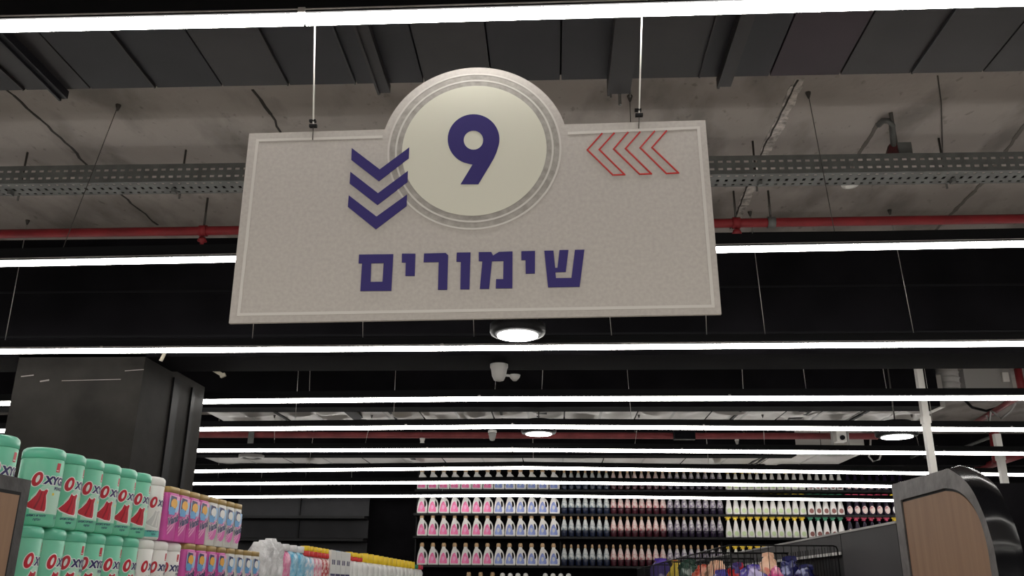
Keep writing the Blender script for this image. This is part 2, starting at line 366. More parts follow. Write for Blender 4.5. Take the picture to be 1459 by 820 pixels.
for k, (l, m_, r, h, wires, lab) in enumerate(ROWS):
    mid = P(*m_, z=LZ-(.05 if k == 0 else 0)); y = mid.y; ROWY.append(y)
    pl, pr = P(*l, y=y), P(*r, y=y)
    ext = 5.0 if k < 3 else 8.4      # each row runs on past the frame on both sides
    pl = mid+(pl-mid)*max(1.1, (ext+mid.x)/(mid.x-pl.x)); pr = mid+(pr-mid)*max(1.1, (ext-mid.x)/(pr.x-mid.x))
    if k > 3: pl.z, pr.z = max(pl.z, mid.z-.12), max(pr.z, mid.z-.12)
    ROWP.append([pl, mid, pr])
    root = thing('linear_light', lab, 'ceiling light', (mid.x, y, mid.z), 'parallel linear ceiling lights')
    inv = -Vector((mid.x, y, mid.z))
    def seg(a, b, wx, wz, up): return MB().bar(Vector(a)+inv+Vector((0,0,up)), Vector(b)+inv+Vector((0,0,up)), wx, wz)
    # four lamp lengths butted end to end
    joint = {0: 433, 2: 630, 3: 683}.get(k)
    n = max(2, round((pr.x-pl.x)/2.4)); xs = [pl.x+(pr.x-pl.x)*i/n for i in range(n+1)]
    if joint:
        jx = P(joint, m_[1], y=y).x; i = min(range(1, n), key=lambda i: abs(xs[i]-jx)); xs[i] = jx
    xs = sorted(set(xs+[mid.x])) if abs(min(xs, key=lambda q: abs(q-mid.x))-mid.x) > .6 else xs
    for a, b in zip(xs[:-1], xs[1:]):
        A, B = Vector((a+.003, y, row_z(k, a+.003))), Vector((b-.003, y, row_z(k, b-.003)))
        seg(A, B, .028, h, 0).build('diffuser', M_LEDS[k], root)
        seg(A-Vector((.003,0,0)), B+Vector((.003,0,0)), .034, .05, h/2+.0265).build('housing', M_BLACKM, root)
        if k < 3: seg(A, B, .038, .003, h/2+.008).build('edge_lip', M_ALU, root)
    for x in xs[1:-1]:
        z = row_z(k, x); MB().box(x-.008+inv.x, x+.008+inv.x, -.02, .02, z+inv.z+h/2-.001, z+inv.z+h/2+.012).build('joint_clip', M_ALU, root)
    for px in wires:
        x = P(px, m_[1], y=y).x; z = row_z(k, x); top = SLAB
        for (by0, by1, bz) in ((CY0,5.27,BZ),(7.8,8.03,3.14),(10.7,10.95,3.12),(12.15,12.35,3.2)):
            if by0-.02 < y < by1+.02: top = bz
        if 8.0 < y < 8.9 and -3.9 < x < 3.4: top = 3.163
        dx = random.uniform(-.05,.05); by_ = .16 if k == 1 else 0
        MB().tube([(x+inv.x, 0, z+h/2+.05+inv.z), (x+dx+inv.x, by_, top+inv.z)], .0022 if k != 1 else .0016, 5).build('suspension_wire', M_DWIRE if k == 1 else M_WIRE, root)
        MB().lathe([(.004,-.03),(.012,-.004),(.012,0)], 8, (x+dx+inv.x, by_, top+inv.z)).build('ceiling_anchor', M_DWIRE, root)

# ------------------------------------------------------------------ the hanging aisle sign
SY = 1.66
c4 = [P(*q, y=SY) for q in ((326,460),(1028,447),(1005,171),(355,190))]
so = c4[0]; su = (c4[1]-c4[0]); sw = su.length; su.normalize(); sv = Vector((-su.z, 0, su.x)).normalized()
def S(px, py): d = P(px, py, y=SY)-so; return (d.dot(su), d.dot(sv))
sign = thing('aisle_sign', 'large grey hanging sign with number 9 in a circle and navy Hebrew lettering', 'sign', so)
def sfn(u, v, w_): return su*u + sv*v + Vector((0, -w_, 0))
tl, tr = S(355,190), S(1005,171); ht = (tl[1]+tr[1])/2; sl = (tl[0]+0)/2
xl0, xl1 = 0, tl[0]; xr0, xr1 = sw, tr[0]
# circle from four extreme points of the cream disc
e = [S(573.5,213), S(778.3,213), S(676,122), S(672.5,308)]
cc = ((e[0][0]+e[1][0])/2, (e[2][1]+e[3][1])/2); cr = ((e[1][0]-e[0][0])+(e[2][1]-e[3][1]))/4
RO = S(683,96)[1]-cc[1]
def arc(rad, a0, a1, n): return [(cc[0]+rad*math.cos(a0+(a1-a0)*i/n), cc[1]+rad*math.sin(a0+(a1-a0)*i/n)) for i in range(n+1)]
ha = math.asin((ht-cc[1])/RO)
outline = [(0,0),(sw,0),(tr[0],tr[1])]+arc(RO, ha, math.pi-ha, 48)+[(tl[0],tl[1])]
MB().prism([outline], sfn, -.008, 0).build('board', M_BOARD, sign)
def sp(name, loops, m, w1, w0=-.0005): return MB().prism(loops, sfn, w0, w1, back=False).build(name, m, sign, fix=False)
def px_poly(pts): return [S(*p) for p in pts]
def stroke(name, pts, wd, m, w1, closed=False):
    pts = [Vector(p) for p in pts]
    b = MB()
    for i, (a, c) in enumerate(zip(pts[:-1], pts[1:])):
        d = (c-a).normalized(); n_ = Vector((-d.y, d.x))*wd/2; a2, c2 = (a+d*wd/2 if i else a), (c+d*wd/2 if i < len(pts)-2 else c); w1 += .00004
        b.prism([[tuple(a2-n_), tuple(c2-n_), tuple(c2+n_), tuple(a2+n_)]], sfn, -.0005, w1, back=False)
    return b.build(name, m, sign, fix=False)
sp('circle_band', [arc(1.195*cr, 0, 2*math.pi*71/72, 71), arc(.99*cr, 0, 2*math.pi*71/72, 71)], M_BOARDD, .0006)
for rr in (1.085, 1.19): sp('circle_ring', [arc((rr+.013)*cr, 0, 2*math.pi*71/72, 71), arc((rr-.013)*cr, 0, 2*math.pi*71/72, 71)], M_LINE, .0010)
sp('number_disc', [arc(cr, 0, 2*math.pi*71/72, 71)], M_DISC, .0012)
stroke('border_line', px_poly([(545,195),(367,200),(340,448),(1016,436),(995,182),(809,190)]), .0062, M_LINE, .0008)
# the numeral: ring with a slanting tail, drawn in the crop's pixels
def N9(x, y): return S(620+x*110/722, 150+y*125/820)
o9 = [N9(*q) for q in ((238,740),(350,556),(330,553))]
bx, by, brx, bry = 360, 320, 242, 234
o9 += [N9(bx+brx*math.cos(t), by+bry*math.sin(t)) for t in np.linspace(R(112), R(380), 40)]
o9 += [N9(*q) for q in ((575,440),(548,500),(510,566),(470,632),(405,740))]
h9 = [N9(359+91*math.cos(t), 328+89*math.sin(t)) for t in np.linspace(0, 2*math.pi, 32, endpoint=False)]
sp('numeral', [o9, h9], M_NAVY, .0018)
def CH(x, y): return S(480+x*120/729, 200+y*135/820)
for q in (((130,68),(372,252),(628,62),(624,158),(364,354),(126,170)), ((118,273),(357,458),(616,265),(612,362),(352,560),(112,374)), ((104,476),(344,660),(608,470),(604,568),(338,770),(96,575))):
    sp('chevron', [[CH(*a) for a in q]], M_NAVY, .0018)
def RA(x, y): return S(825+x*210/1459, 170+y*105/730)
for q in (((230,138),(82,303),(335,552),(452,548),(200,300),(350,134)), ((487,126),(343,294),(600,544),(716,540),(460,290),(605,124)), ((750,116),(605,282),(865,537),(985,531),(722,280),(868,112))):
    stroke('arrow_outline', [RA(*a) for a in q], .0028, M_SRED, .0016)
def L1(x, y): return S(500+x*180/1459, 340+y*90/730)
def L2(x, y): return S(660+x*180/1459, 340+y*90/730)
G = [
 (L1, [[(96,185),(490,180),(468,602),(110,605),(130,285),(90,285)], [(236,284),(380,282),(366,498),(228,500)]]),
 (L1, [[(590,174),(746,174),(738,430),(630,430),(634,276),(588,276)]]),
 (L1, [[(846,172),(1095,166),(1124,192),(1112,590),(1006,590),(1015,270),(840,272)]]),
 (L1, [[(1224,162),(1382,160),(1370,585),(1264,585),(1270,268),(1220,266)]]),
 (L2, [[(180,156),(325,155),(345,196),(415,153),(570,148),(568,573),(376,574),(380,468),(462,468),(466,258),(332,260),(300,580),(192,580),(222,262),(180,260)]]),
 (L2, [[(672,146),(830,142),(828,402),(722,404),(720,246),(672,248)]]),
 (L2, [[(936,140),(1042,138),(1062,338),(1088,338),(1112,133),(1216,131),(1184,385),(1064,388),(1072,456),(1250,454),(1290,130),(1400,128),(1344,556),(980,562)]]),
]
for fn_, loops in G: sp('letter', [[fn_(*q) for q in l] for l in loops], M_NAVY, .0018)
for (px, py, bx_) in ((446,200,449),(910,184,915)):
    a = P(px, py, y=SY)-so; b = P(bx_, 30, y=ROWY[0]+.002); b.z = row_z(0, b.x)-.0065; b -= so
    knot = a.lerp(b, .12)
    MB().tube([a+Vector((0,-.003,0)), knot], .0011, 6).build('hanging_loop', M_DWIRE, sign)
    MB().tube([knot, b], .0018, 6).build('hanging_wire', M_WHITE, sign)
    MB().bar(knot+Vector((-.008,0,0)), knot+Vector((.008,0,0)), .008, .006).bar(knot+Vector((-.009,0,.012)), knot+Vector((.005,0,.012)), .008, .005).build('wire_clamp', M_BLACKM, sign)

# ------------------------------------------------------------------ the big black duct above the sign
DZ = 3.25; DY1 = P(730, 115, z=DZ).y; DY0 = .9
duct = thing('ventilation_duct', 'wide black sheet metal duct crossing under the concrete slab above the sign', 'duct', (0, 0, DZ))
box('duct_body', -3.9, 3.9, DY0, DY1, .02, SLAB-DZ-.06, M_BLACK, duct)
pw = .236; off = P(135, 132, z=DZ).x % pw
plum = P(1140, 80, z=DZ).x
for i in range(-17, 17):
    x0 = off+i*pw
    if x0 < -3.9 or x0+pw > 3.9: continue
    m = M_DUCTP if x0 < plum < x0+pw else M_DUCTG if (x0 > plum or i % 3 == 1) and x0 > -3 else M_DUCT
    MB().box(x0+.003, x0+pw-.003, DY0, DY1, 0, .02).build('panel', m, duct)
for i in (-11,-9,-8,-6,-4,-3,2,5,7,10):
    x0 = off+i*pw; MB().box(x0-.004, x0+.001, DY0, DY1-.01, -.010, .004).build('seam_rib', M_BAY if i % 2 else M_DUCTG, duct)
def channel(pa, pb, wd, m, h_=.03):
    a, b = P(*pa, z=DZ-.02), P(*pb, z=DZ-.02); x = (a.x+b.x)/2
    MB().box(x-wd/2, x+wd/2, DY0, DY1+.015, -h_, 0).box(x-wd/2-.008, x-wd/2, DY0, DY1+.012, -h_-.01, 0).build('hanger_channel', m, duct)
    return x
channel((530,60),(545,128), .035, M_DUCTG)
xb = channel((893,60),(881,118), .07, M_DUCTG, .05)
channel((1052,40),(1042,112), .04, M_DUCTG)
channel((40,80),(84,132), .02, M_DUCT)
for dx in (-.03, .0, .035): MB().tube([(xb+dx, DY1+.02, -.06-(.03 if dx == 0 else 0)), (xb+dx, DY1+.02, SLAB-DZ)], .004 if dx else .006, 6).build('threaded_rod', M_DWIRE, duct)

# ------------------------------------------------------------------ perforated cable tray, red pipe and their fittings
TY = 3.62
ta, tb = P(0, 237, y=TY), P(1459, 216, y=TY); ta2 = P(0, 262, y=TY); thh = ta.z-ta2.z
tray = thing('cable_tray', 'perforated grey steel cable tray crossing the slab behind the sign', 'cable tray', ((ta.x+tb.x)/2, TY, (ta.z+tb.z)/2))
tv = (tb-ta).normalized(); tl_ = (tb-ta).length+3.6; pitch = 12.25*(3.62/.9)/F*.99
def grid_strip(name, fn, rows, cols_slot, m):
    """slotted sheet: rows = [(v0,v1,is_slot)], columns alternate slot / web"""
    n = int(tl_/pitch); us = []
    for i in range(n): us += [(-tl_/2+i*pitch, -tl_/2+i*pitch+pitch*cols_slot, True), (-tl_/2+i*pitch+pitch*cols_slot, -tl_/2+(i+1)*pitch, False)]
    b = MB()
    for v0, v1, slot in rows:
        for u0_, u1_, s_ in us:
            if slot and s_: continue
            b.add([fn(u0_,v0), fn(u1_,v0), fn(u1_,v1), fn(u0_,v1)], [(0,1,2,3)])
    o = b.build(name, m, tray); md = o.modifiers.new('thickness', 'SOLIDIFY'); md.thickness = .0016; return o
q = thh
mid_off = Vector((0,0,0))
grid_strip('side_wall', lambda u, v: tv*u+Vector((0,0,-v)), [(0,.26*q,0),(.26*q,.38*q,1),(.38*q,.66*q,0),(.66*q,.78*q,1),(.78*q,q,0)], .54, M_GALV)
TD = .13
grid_strip('tray_floor', lambda u, v: tv*u+Vector((0,v,-q)), [(0,.1*TD,0),(.1*TD,.22*TD,1),(.22*TD,.42*TD,0),(.42*TD,.60*TD,1),(.60*TD,.8*TD,0),(.8*TD,.9*TD,1),(.9*TD,TD,0)], .35, M_GALV)
MB().bar(tv*(-tl_/2)+Vector((0,TD,-q*.8)), tv*(tl_/2)+Vector((0,TD,-q*.8)), .002, q*.4).build('rear_wall', M_BLACKM, tray)
for px in (0, 237, 349, 1090, 1372):
    p = P(px, 268, y=TY)-Vector(tray.location); zt = SLAB-tray.location.z
    MB().tube([(p.x, TD+.012, -q-.02), (p.x, TD+.012, zt-.001)], .005, 6).build('threaded_rod', M_DWIRE, tray)
    MB().box(p.x-.008, p.x+.008, TD*.5, TD*.5+.03, -q-.02+tv.z*p.x, -q-.002+tv.z*p.x).build('support_clip', M_GALV, tray)

PY_ = 4.32
pa, pb = P(0, 333, y=PY_), P(1459, 311.5, y=PY_)
pipe = thing('sprinkler_pipe', 'dark red steel pipe under the slab, partly hidden behind the sign', 'pipe', pa.lerp(pb, .5))
pd = (pb-pa).normalized(); pl0 = Vector(pipe.location)
MB().tube([-pd*6.5, pd*6.5], .0245, 16).build('pipe_run', M_RED, pipe)
def clamp(px, red=True):
    x = P(px, 320, y=PY_).x; c = pl0+pd*((x-pl0.x)/pd.x)-pl0
    MB().lathe([(.031,-.02),(.031,.02)], 16).build('pipe_clamp', M_RED if red else M_GALV, pipe).matrix_basis = Matrix.Translation(c) @ Matrix.Rotation(R(90), 4, 'Y')
    MB().tube([c+Vector((0,0,.028)), Vector((c.x, 0, SLAB-pl0.z))], .006, 6).build('hanger_rod', M_DWIRE, pipe)
    return c
for px in (291, 1049):
    c = clamp(px)
    MB().lathe([(.018,-.04),(.026,-.06),(.012,-.066),(.008,-.085),(.02,-.088),(.02,-.092)], 12, c).build('sprinkler_head', M_RED, pipe)
clamp(1099, False)

# smoke detector, conduit elbow and junction box near the tray
p = P(1210, 256, z=SLAB)
sd = thing('smoke_detector', 'white round smoke detector on the slab under the cable tray', 'smoke detector', p)
MB().lathe([(.05,-.015),(.055,-.01),(.055,0)], 20).build('base', M_BLACKM, sd)
MB().lathe([(.02,-.04),(.042,-.034),(.048,-.015)], 20).build('detector_cap', M_WHITE, sd)
cb = thing('conduit_elbow', 'bent grey conduit dropping from the slab into a box on the cable tray', 'conduit', P(1270, 170, z=SLAB))
o_ = Vector(cb.location)
pts = [P(1252,178,z=SLAB-.02)-o_, P(1258,172,z=SLAB-.022)-o_, P(1266,172,z=SLAB-.05)-o_]
e_ = P(1273,210,y=TY+.05)-o_; pts += [pts[-1].lerp(e_, .15)+Vector((.012,0,0)), e_]
MB().tube(pts, .013, 10).build('conduit', M_GALV, cb)
e2 = P(1277,207,y=TY+.05)-o_; MB().tube([P(1269,160,z=SLAB)-o_, e2], .008, 6).build('rod', M_DWIRE, cb)
MB().box(e2.x-.005, e2.x+.06, -.02+e2.y, .02+e2.y, e2.z-.05, e2.z+.005).build('junction_box', M_GALV, cb)
MB().prism([[(-.055,-.05),(0,-.05),(-.005,.01),(-.035,.0)]], lambda u,v,w_: Vector((e2.x+u, e2.y-.02+w_, e2.z+v)), 0, .03).build('red_bracket', mat('maroon_bracket', (.07, .012, .014), .5), cb)
cw = tag(MB().tube([P(1336,108,z=SLAB-.003), P(1341,145,z=SLAB-.004), P(1343,218,z=SLAB-.004)], .0025, 5).build('ceiling_cable', M_DWIRE), 'thin dark cable stapled along the slab above the cable tray', 'cable')

# ------------------------------------------------------------------ foil wrapped ducts
def foil_duct(x0, x1, y0, y1, z, pitch, lab, blacks, name='foil_duct'):
    root = thing(name, lab, 'duct', ((x0+x1)/2, y0, z)); cx = (x0+x1)/2
    n = int((x1-x0)/pitch)
    for i in range(n):
        a, b = x0+(x1-x0)*i/n-cx, x0+(x1-x0)*(i+1)/n-cx
        mb = MB(); nx, ny = 7, 8; vs = []
        for iy in range(ny+1):
            for ix in range(nx+1):
                x = a+.007+(b-a-.014)*ix/nx; y = (y1-y0)*iy/ny
                ed = ix in (0, nx) or iy in (0, ny)
                vs.append((x, y, 0 if ed else -.012*math.sin(math.pi*ix/nx)+.05*mnoise.noise((x*4.1, y*7, i*1.7))))
        fs = [(iy*(nx+1)+ix, iy*(nx+1)+ix+1, (iy+1)*(nx+1)+ix+1, (iy+1)*(nx+1)+ix) for iy in range(ny) for ix in range(nx)]
        mb.add(vs, fs, True)
        mb.add([(a+.004,0,0),(b-.004,0,0),(b-.004,0,.3),(a+.004,0,.3)], [(0,1,2,3)])
        mb.build('foil_panel', M_FOIL, root, fix=False)
    box('duct_core', x0-cx, x1-cx, .01, y1-y0-.01, .05, .3, M_BLACKM, root)
    for i in range(1, n):
        if i % 2: 
            x = x0+(x1-x0)*i/n-cx; MB().box(x-.012, x+.012, 0, y1-y0, -.004, .002).build('tape_strip', M_TAPE, root)
    for bx_, wd in blacks: MB().box(bx_-cx-wd/2, bx_-cx+wd/2, -.02, y1-y0+.02, -.016, -.002).build('hanger_channel', M_BLACKM, root)
    return root
fz = 3.18
fy0, fy1 = 8.04, P(730,601,z=fz).y
fx = lambda px, y=590, z=fz: P(px, y, z=z).x
foil_duct(fx(300), fx(1325), fy0, fy1, fz, .34, 'silver foil wrapped duct with black hanger straps between two linear lights', [(fx(400),.03),(fx(506),.12),(fx(560),.02),(fx(715),.02),(fx(772),.10),(fx(1048),.025),(fx(1138),.12),(fx(1225),.03)])
fz2 = 3.2; fy2, fy3 = 11.0, P(730,660,z=fz2).y
fx2 = lambda px: P(px, 652, z=fz2).x
foil_duct(fx2(292), fx2(1215), fy2, fy3, fz2, .5, 'duller foil duct further back, below the far red pipe', [(fx2(588),.06),(fx2(1080),.03),(fx2(1088),.03)])

# far red pipe with drops, and the right-hand ceiling services
RY = 9.22
a, b = P(285,618.5,y=RY), P(1250,621,y=RY)
rp = thing('sprinkler_pipe', 'far dull red pipe above the empty wall bays, just over a linear light', 'pipe', a.lerp(b,.5))
rl = Vector(rp.location)
M_RED2 = mat('dull_red_pipe_paint', (.19, .040, .042), .6, spec=.2, var=.25, vscale=6)  # less saturated red than the near pipe
MB().tube([a-rl-Vector((.6,0,0)), b-rl], .034, 12).build('pipe_run', M_RED2, rp)
for px in (310, 600, 905, 1060): 
    x = P(px,619,y=RY).x-rl.x; MB().tube([(x,0,.03),(x,0,SLAB-rl.z)], .008, 6).build('hanger_rod', M_DWIRE, rp)
for px in (360,):
    x = P(px,619,y=RY).x-rl.x; MB().box(x-.03, x+.03, -.05, -.036, -.11, .03).build('pipe_bracket', M_GALV, rp)
for px in (602,):
    x = P(px,619,y=RY).x-rl.x; MB().lathe([(.03,-.03),(.02,-.07),(.03,-.09)], 10, (x,0,0)).build('sprinkler_head', M_WHITE, rp)
bx = thing('pipe_box', 'black box mounted around the far red pipe', 'box', P(975,619,y=RY-.075))
MB().box(-.11,.11,-.03,.03,-.05,.05).build('case', M_BLACKM, bx); MB().box(-.1,.1,-.036,-.03,-.04,.04).build('cover', M_BLACK, bx)
# red diagonal pipe and others on the right
def run(name, lab, cat, pts, r, m, n=8):
    o = thing(name, lab, cat, pts[0]); MB().tube([p-pts[0] for p in pts], r, n).build('run', m, o); return o
d1 = run('branch_pipe', 'bright red branch pipe slanting above the two white posts', 'pipe', [P(1388,603,z=3.4), P(1459,560,z=3.4), P(1520,525,z=3.4)], .03, M_RED)
d2 = run('branch_pipe', 'red branch pipe under the ceiling behind the second white post', 'pipe', [P(1392,668,z=3.2), P(1500,632,z=3.2)], .05, M_RED)
d3 = run('branch_pipe', 'short red riser pipe beside the second white post', 'pipe', [P(1416,616,y=9.6), P(1421,660,y=9.6)], .05, M_RED)
d4 = run('branch_pipe', 'red pipe upright beside the grey ceiling box', 'pipe', [P(1450,525,y=8.2), P(1456,556,y=8.2)], .035, M_RED)
for px, py, qx, qy in ((1280,665,1335,645),(1284,657,1335,636),(1366,640,1420,619)):
    run('conduit_run', {1280:'lower of two grey conduits slanting behind the first white post', 1284:'upper of two grey conduits slanting behind the first white post', 1366:'grey conduit slanting down towards the second white post'}[px], 'conduit', [P(px,py,z=3.3), P(qx,qy,z=3.3)], .018, M_GALV, 6)
run('cable_loop', 'pale cable looping under the bright red branch pipe', 'cable', [P(*q, z=3.35) for q in ((1406,592),(1410,600),(1412,585),(1420,590),(1427,596),(1440,585),(1447,575))], .010, M_GREY, 6)
run('cable_loop', 'black cable sagging under the slab beyond the first white post', 'cable', [P(*q, z=3.5) for q in ((1375,570),(1385,580),(1405,585),(1425,580),(1435,570))], .016, M_BLACKM, 6)
run('cable_loop', 'grey cable coil hanging behind the far red pipe end', 'cable', [P(*q, y=10.) for q in ((1242,560),(1240,640),(1238,650),(1244,657),(1253,654),(1256,645))], .010, M_GREY, 6)
gb = thing('ceiling_box', 'grey ceiling box with white clip above the first white post, behind the black beam end', 'box', P(1408,541,y=8.4))
MB().box(-.22,.22,0,.4,-.08,.14).build('case', M_GREY, gb); MB().box(.13,.19,-.02,0,-.02,.07).build('clip', M_WHITE, gb)
cg = thing('corrugated_duct', 'ribbed grey flexible duct beside the grey ceiling box', 'duct', P(1350,541,y=8.2))
MB().tube([(0,0,-.12),(0,0,.3)], .10, 12).build('hose', M_GREY, cg)
for i in range(7): MB().lathe([(.10,-.012),(.112,0),(.10,.012)], 12, (0,0,-.1+i*.055), cap=False).build('rib', M_GREY, cg)

# white posts
def post(a, b, lab, y, wd, top=None):
    t, bt = P(*a, y=y), P(*b, y=y); o = thing('service_post', lab, 'post', ((t.x+bt.x)/2, y, 0)); 
    MB().box(-wd/2, wd/2, -wd/2, wd/2, 0, top or SLAB).build('post_tube', M_POST, o)
    z = P(a[0], (a[1]+b[1])/2, y=y).z; MB().box(-wd/2-.006, wd/2+.006, -wd/2-.006, wd/2+.006, z-.02, z+.03).build('collar', M_POST, o)
post((1308,530),(1330,668), 'white square service post rising behind the curved end panel to the ceiling', 6.5, .046)
post((1419,620),(1432,685), 'white square service post standing behind the black partition', 9.12, .06, P(1419,618,y=9.12).z)

# ------------------------------------------------------------------ downlights and cameras
def downlight(px, py, dia, y, lab, on=True):
    p = P(px, py, y=y); o = thing('downlight', lab, 'ceiling light', p)
    r = dia/2
    if on:
        MB().lathe([(r*.99,-.011),(r*.99,.006)], 32).build('lens', M_LED, o)
        MB().lathe([(r,-.006),(r*1.3,.0),(r*1.36,.012),(r*1.36,.05),(r,.05),(r,-.006)], 32, cap=False).build('trim_ring', M_SHELF, o)
        MB().lathe([(r*1.0,.006),(r*1.0,.12)], 32).build('housing', M_BLACKM, o)
    else:
        MB().lathe([(r*.8,.004),(r*.85,-.006),(r,0),(r,.03),(r*.8,.03)], 28, cap=False).build('trim_ring', M_GREY, o)
        MB().lathe([(r*.8,.008),(r*.8,.1)], 28).build('housing', M_BLACKM, o)
        MB().lathe([(r*.3,.0),(r*.5,.008)], 20).build('lens', M_GREY, o)
    top = SLAB
    for (a_, b_, z_) in ((7.8,8.03,3.14),(10.7,10.95,3.12)):
        if a_ <= y <= b_: top = z_
    MB().tube([(0,0,.1),(0,0,top-p.z)], .006, 6).build('drop_rod', M_DWIRE, o); return o
downlight(737.5, 476, .214, 4.38, 'large round lit downlight just under the sign')
downlight(767.5, 617, .235, 7.9, 'round lit downlight in front of the far red pipe')
downlight(1278, 621, .25, 7.4, 'round lit downlight beside the first white post')
downlight(358, 652, .27, 9.4, 'unlit round grey downlight near the column', False)
def dome(px, py, y, s, lab, arm, zt):
    p = P(px, py, y=y); o = thing('security_camera', lab, 'camera', p)
    MB().lathe([(.060*s,.062*s),(.060*s,.04*s),(.052*s,.036*s)][::-1]+[(.054*s,.072*s)], 20).build('mount_cap', M_WHITE, o)
    MB().lathe([(.012*s,-.072*s),(.030*s,-.066*s),(.042*s,-.04*s),(.048*s,0),(.054*s,.012*s),(.054*s,.038*s)], 20).build('camera_dome', M_GREY, o)
    MB().tube([(0,0,.07*s),(0,0,zt-p.z)], .016*s, 8).build('drop_stem', M_BLACKM, o)
    if arm:
        MB().bar((.03*s,0,-.035*s),(.075*s,0,-.04*s), .012, .012).build('arm', M_GREY, o)
        MB().lathe([(.012*s,-.03*s),(.028*s,-.012*s),(.034*s,.006*s)], 12, (.095*s,0,-.04*s)).build('sensor_cup', M_GREY, o)
dome(711, 526, 5.12, 1.0, 'white dome security camera hanging under the black beam below the sign', True, BZ)
dome(701.5, 620, 8.98, .75, 'small white dome camera in front of the far red pipe', False, SLAB)
dome(1050, 629, 9.9, .38, 'tiny grey ball sensor below the far red pipe', False, SLAB)
p = P(1199, 621, y=9.0); bc = thing('box_camera', 'boxy white security camera on a bracket beside the far red pipe end', 'camera', p)
MB().box(-.05,.05,0,.12,-.05,.09).build('body', M_POST, bc); MB().lathe([(.024,0),(.024,.02)],14).build('lens', M_BLACKM, bc).matrix_basis = Matrix.Translation((.005,-.001,-.015)) @ Matrix.Rotation(R(90),4,'X')
MB().box(-.10,-.085,0,.03,-.10,.09).box(.06,.075,0,.03,-.10,.09).build('bracket', M_GREY, bc); MB().tube([(0,.06,.08),(0,.06,SLAB-p.z)], .012, 6).build('drop_stem', M_DWIRE, bc)
# cream cable ends by the column top
cbl = thing('cable_end', 'cream cable duct end sticking out beside the column top', 'cable', P(291,515,y=5.3))
o_ = Vector(cbl.location)
MB().bar(P(291,519,y=5.3)-o_, P(319,535,y=5.3)-o_, .02, .022).build('duct_piece', M_CREAM, cbl)
MB().tube([P(267,505,y=5.3)-o_, P(280,513,y=5.3)-o_, P(292,520,y=5.3)-o_], .005, 6).build('cable', M_GREY, cbl)
MB().bar(P(314,536,y=5.28)-o_, P(321,533,y=5.28)-o_, .02, .02).build('end_clip', M_CREAM, cbl)
cb2 = tag(MB().tube([P(236,500,y=CY0-.02), P(233,506,y=CY0-.02), P(229,514,y=CY0-.02)], .011, 8).build('cable_stub', M_CREAM), 'short cream cable stub hanging below the light on the column face', 'cable')

# ------------------------------------------------------------------ back wall shelving
WY = 13.0
wsh = thing('wall_shelving', 'tall black shelving filled with bottles along the back wall', 'shelving', (0, WY, 0))
rows_z = [P(820, 697, y=WY).z, P(820, 731.5, y=WY).z, P(820, 764, y=WY).z, P(820, 805.5, y=WY).z, 1.50]
wx0, wx1 = P(589, 750, y=WY).x, 6.4
box('back_panel', wx0, wx1, .30, .34, 0, 3.3, M_BLACK, wsh)
for zz in rows_z+[.9, .4]: 
    box('shelf', wx0, wx1, -.03, .30, zz-.03, zz, M_SHELF, wsh)
for px in (589, 798.5, 1031.5): 
    x = P(px, 750, y=WY).x; box('upright', x-.01, x+.01, .26, .30, 0, 3.3, M_SHELF, wsh)
box('upright', 5.6, 5.62, .26, .3, 0, 3.3, M_SHELF, wsh)
bay = thing('empty_shelving', 'empty dark grey shelving bays against the back wall beside the pink jugs', 'shelving', (0, WY, 0))
ex0, ex1, exm = P(330,740,y=WY).x, P(521,740,y=WY).x, P(421,740,y=WY).x
for zz in (P(470,735,y=WY).z, P(470,767,y=WY).z, 1.9): box('shelf', ex0, ex1, -.10, .20, zz-.035, zz, M_SHELF, bay)
for a_, b_ in ((ex0, exm-.01), (exm+.01, ex1)):
    for z0, z1 in ((1.9, P(470,767,y=WY).z-.035), (P(470,767,y=WY).z, P(470,735,y=WY).z-.035), (P(470,735,y=WY).z, P(470,706,y=WY).z)):
        MB().box(a_, b_, .2, .23, z0+.02, z1-.01).build('back_panel', M_BAY, bay)
box('upright', exm-.01, exm+.01, .16, .23, 0, 3.0, M_SHELF, bay); box('kick_panel', ex0, ex1, .2, .23, 0, 1.86, M_BAY, bay)

# --- jugs
def front(u, v, w_): return Vector((u, -w_, v))
def jug(kind):
    t = thing('detergent_jug', '', 'bottle')
    W = .075; out = [(-.070,0),(.066,0),(.074,.012),(.075,.06),(.073,.11),(.066,.15),(.052,.185),(.030,.212),(.012,.226),(.010,.250),(-.036,.250),(-.038,.226),(-.050,.195),(-.062,.15),(-.071,.10),(-.075,.05),(-.075,.010)]
    hole = [(.030,.085),(.044,.088),(.053,.110),(.052,.140),(.042,.166),(.030,.180),(.022,.170),(.026,.130)]
    rb = MB()
    rb.prism([out, hole], front, .012, .072); 
    o = rb.build('jug_body', M_JWHITE, t); bv = o.modifiers.new('bevel', 'BEVEL'); bv.width = .008; bv.segments = 2; bv.limit_method = 'ANGLE'; bv.angle_limit = R(40)
    lab = [(-.058,.02),(.040,.02),(.045,.04),(.036,.08),(.016,.13),(-.004,.165),(-.022,.165),(-.042,.13),(-.056,.08),(-.062,.04)]
    lb_ = MB().prism([lab], front, .06, .0735).build('label', M_JPINK if kind == 'pink' else M_JBLUE, t)
    MB().prism([ell(-.012,.085,.018,.032,12)], front, .07, .0745).build('label_glare', M_PINKL if kind == 'pink' else M_LGREY, lb_)  # glare on the label, painted as a pale oval
    MB().lathe([(.027,.246),(.031,.25),(.030,.284),(.021,.302)], 12, (-.013,-.042,0)).build('cap', M_TAN, t)
    return t
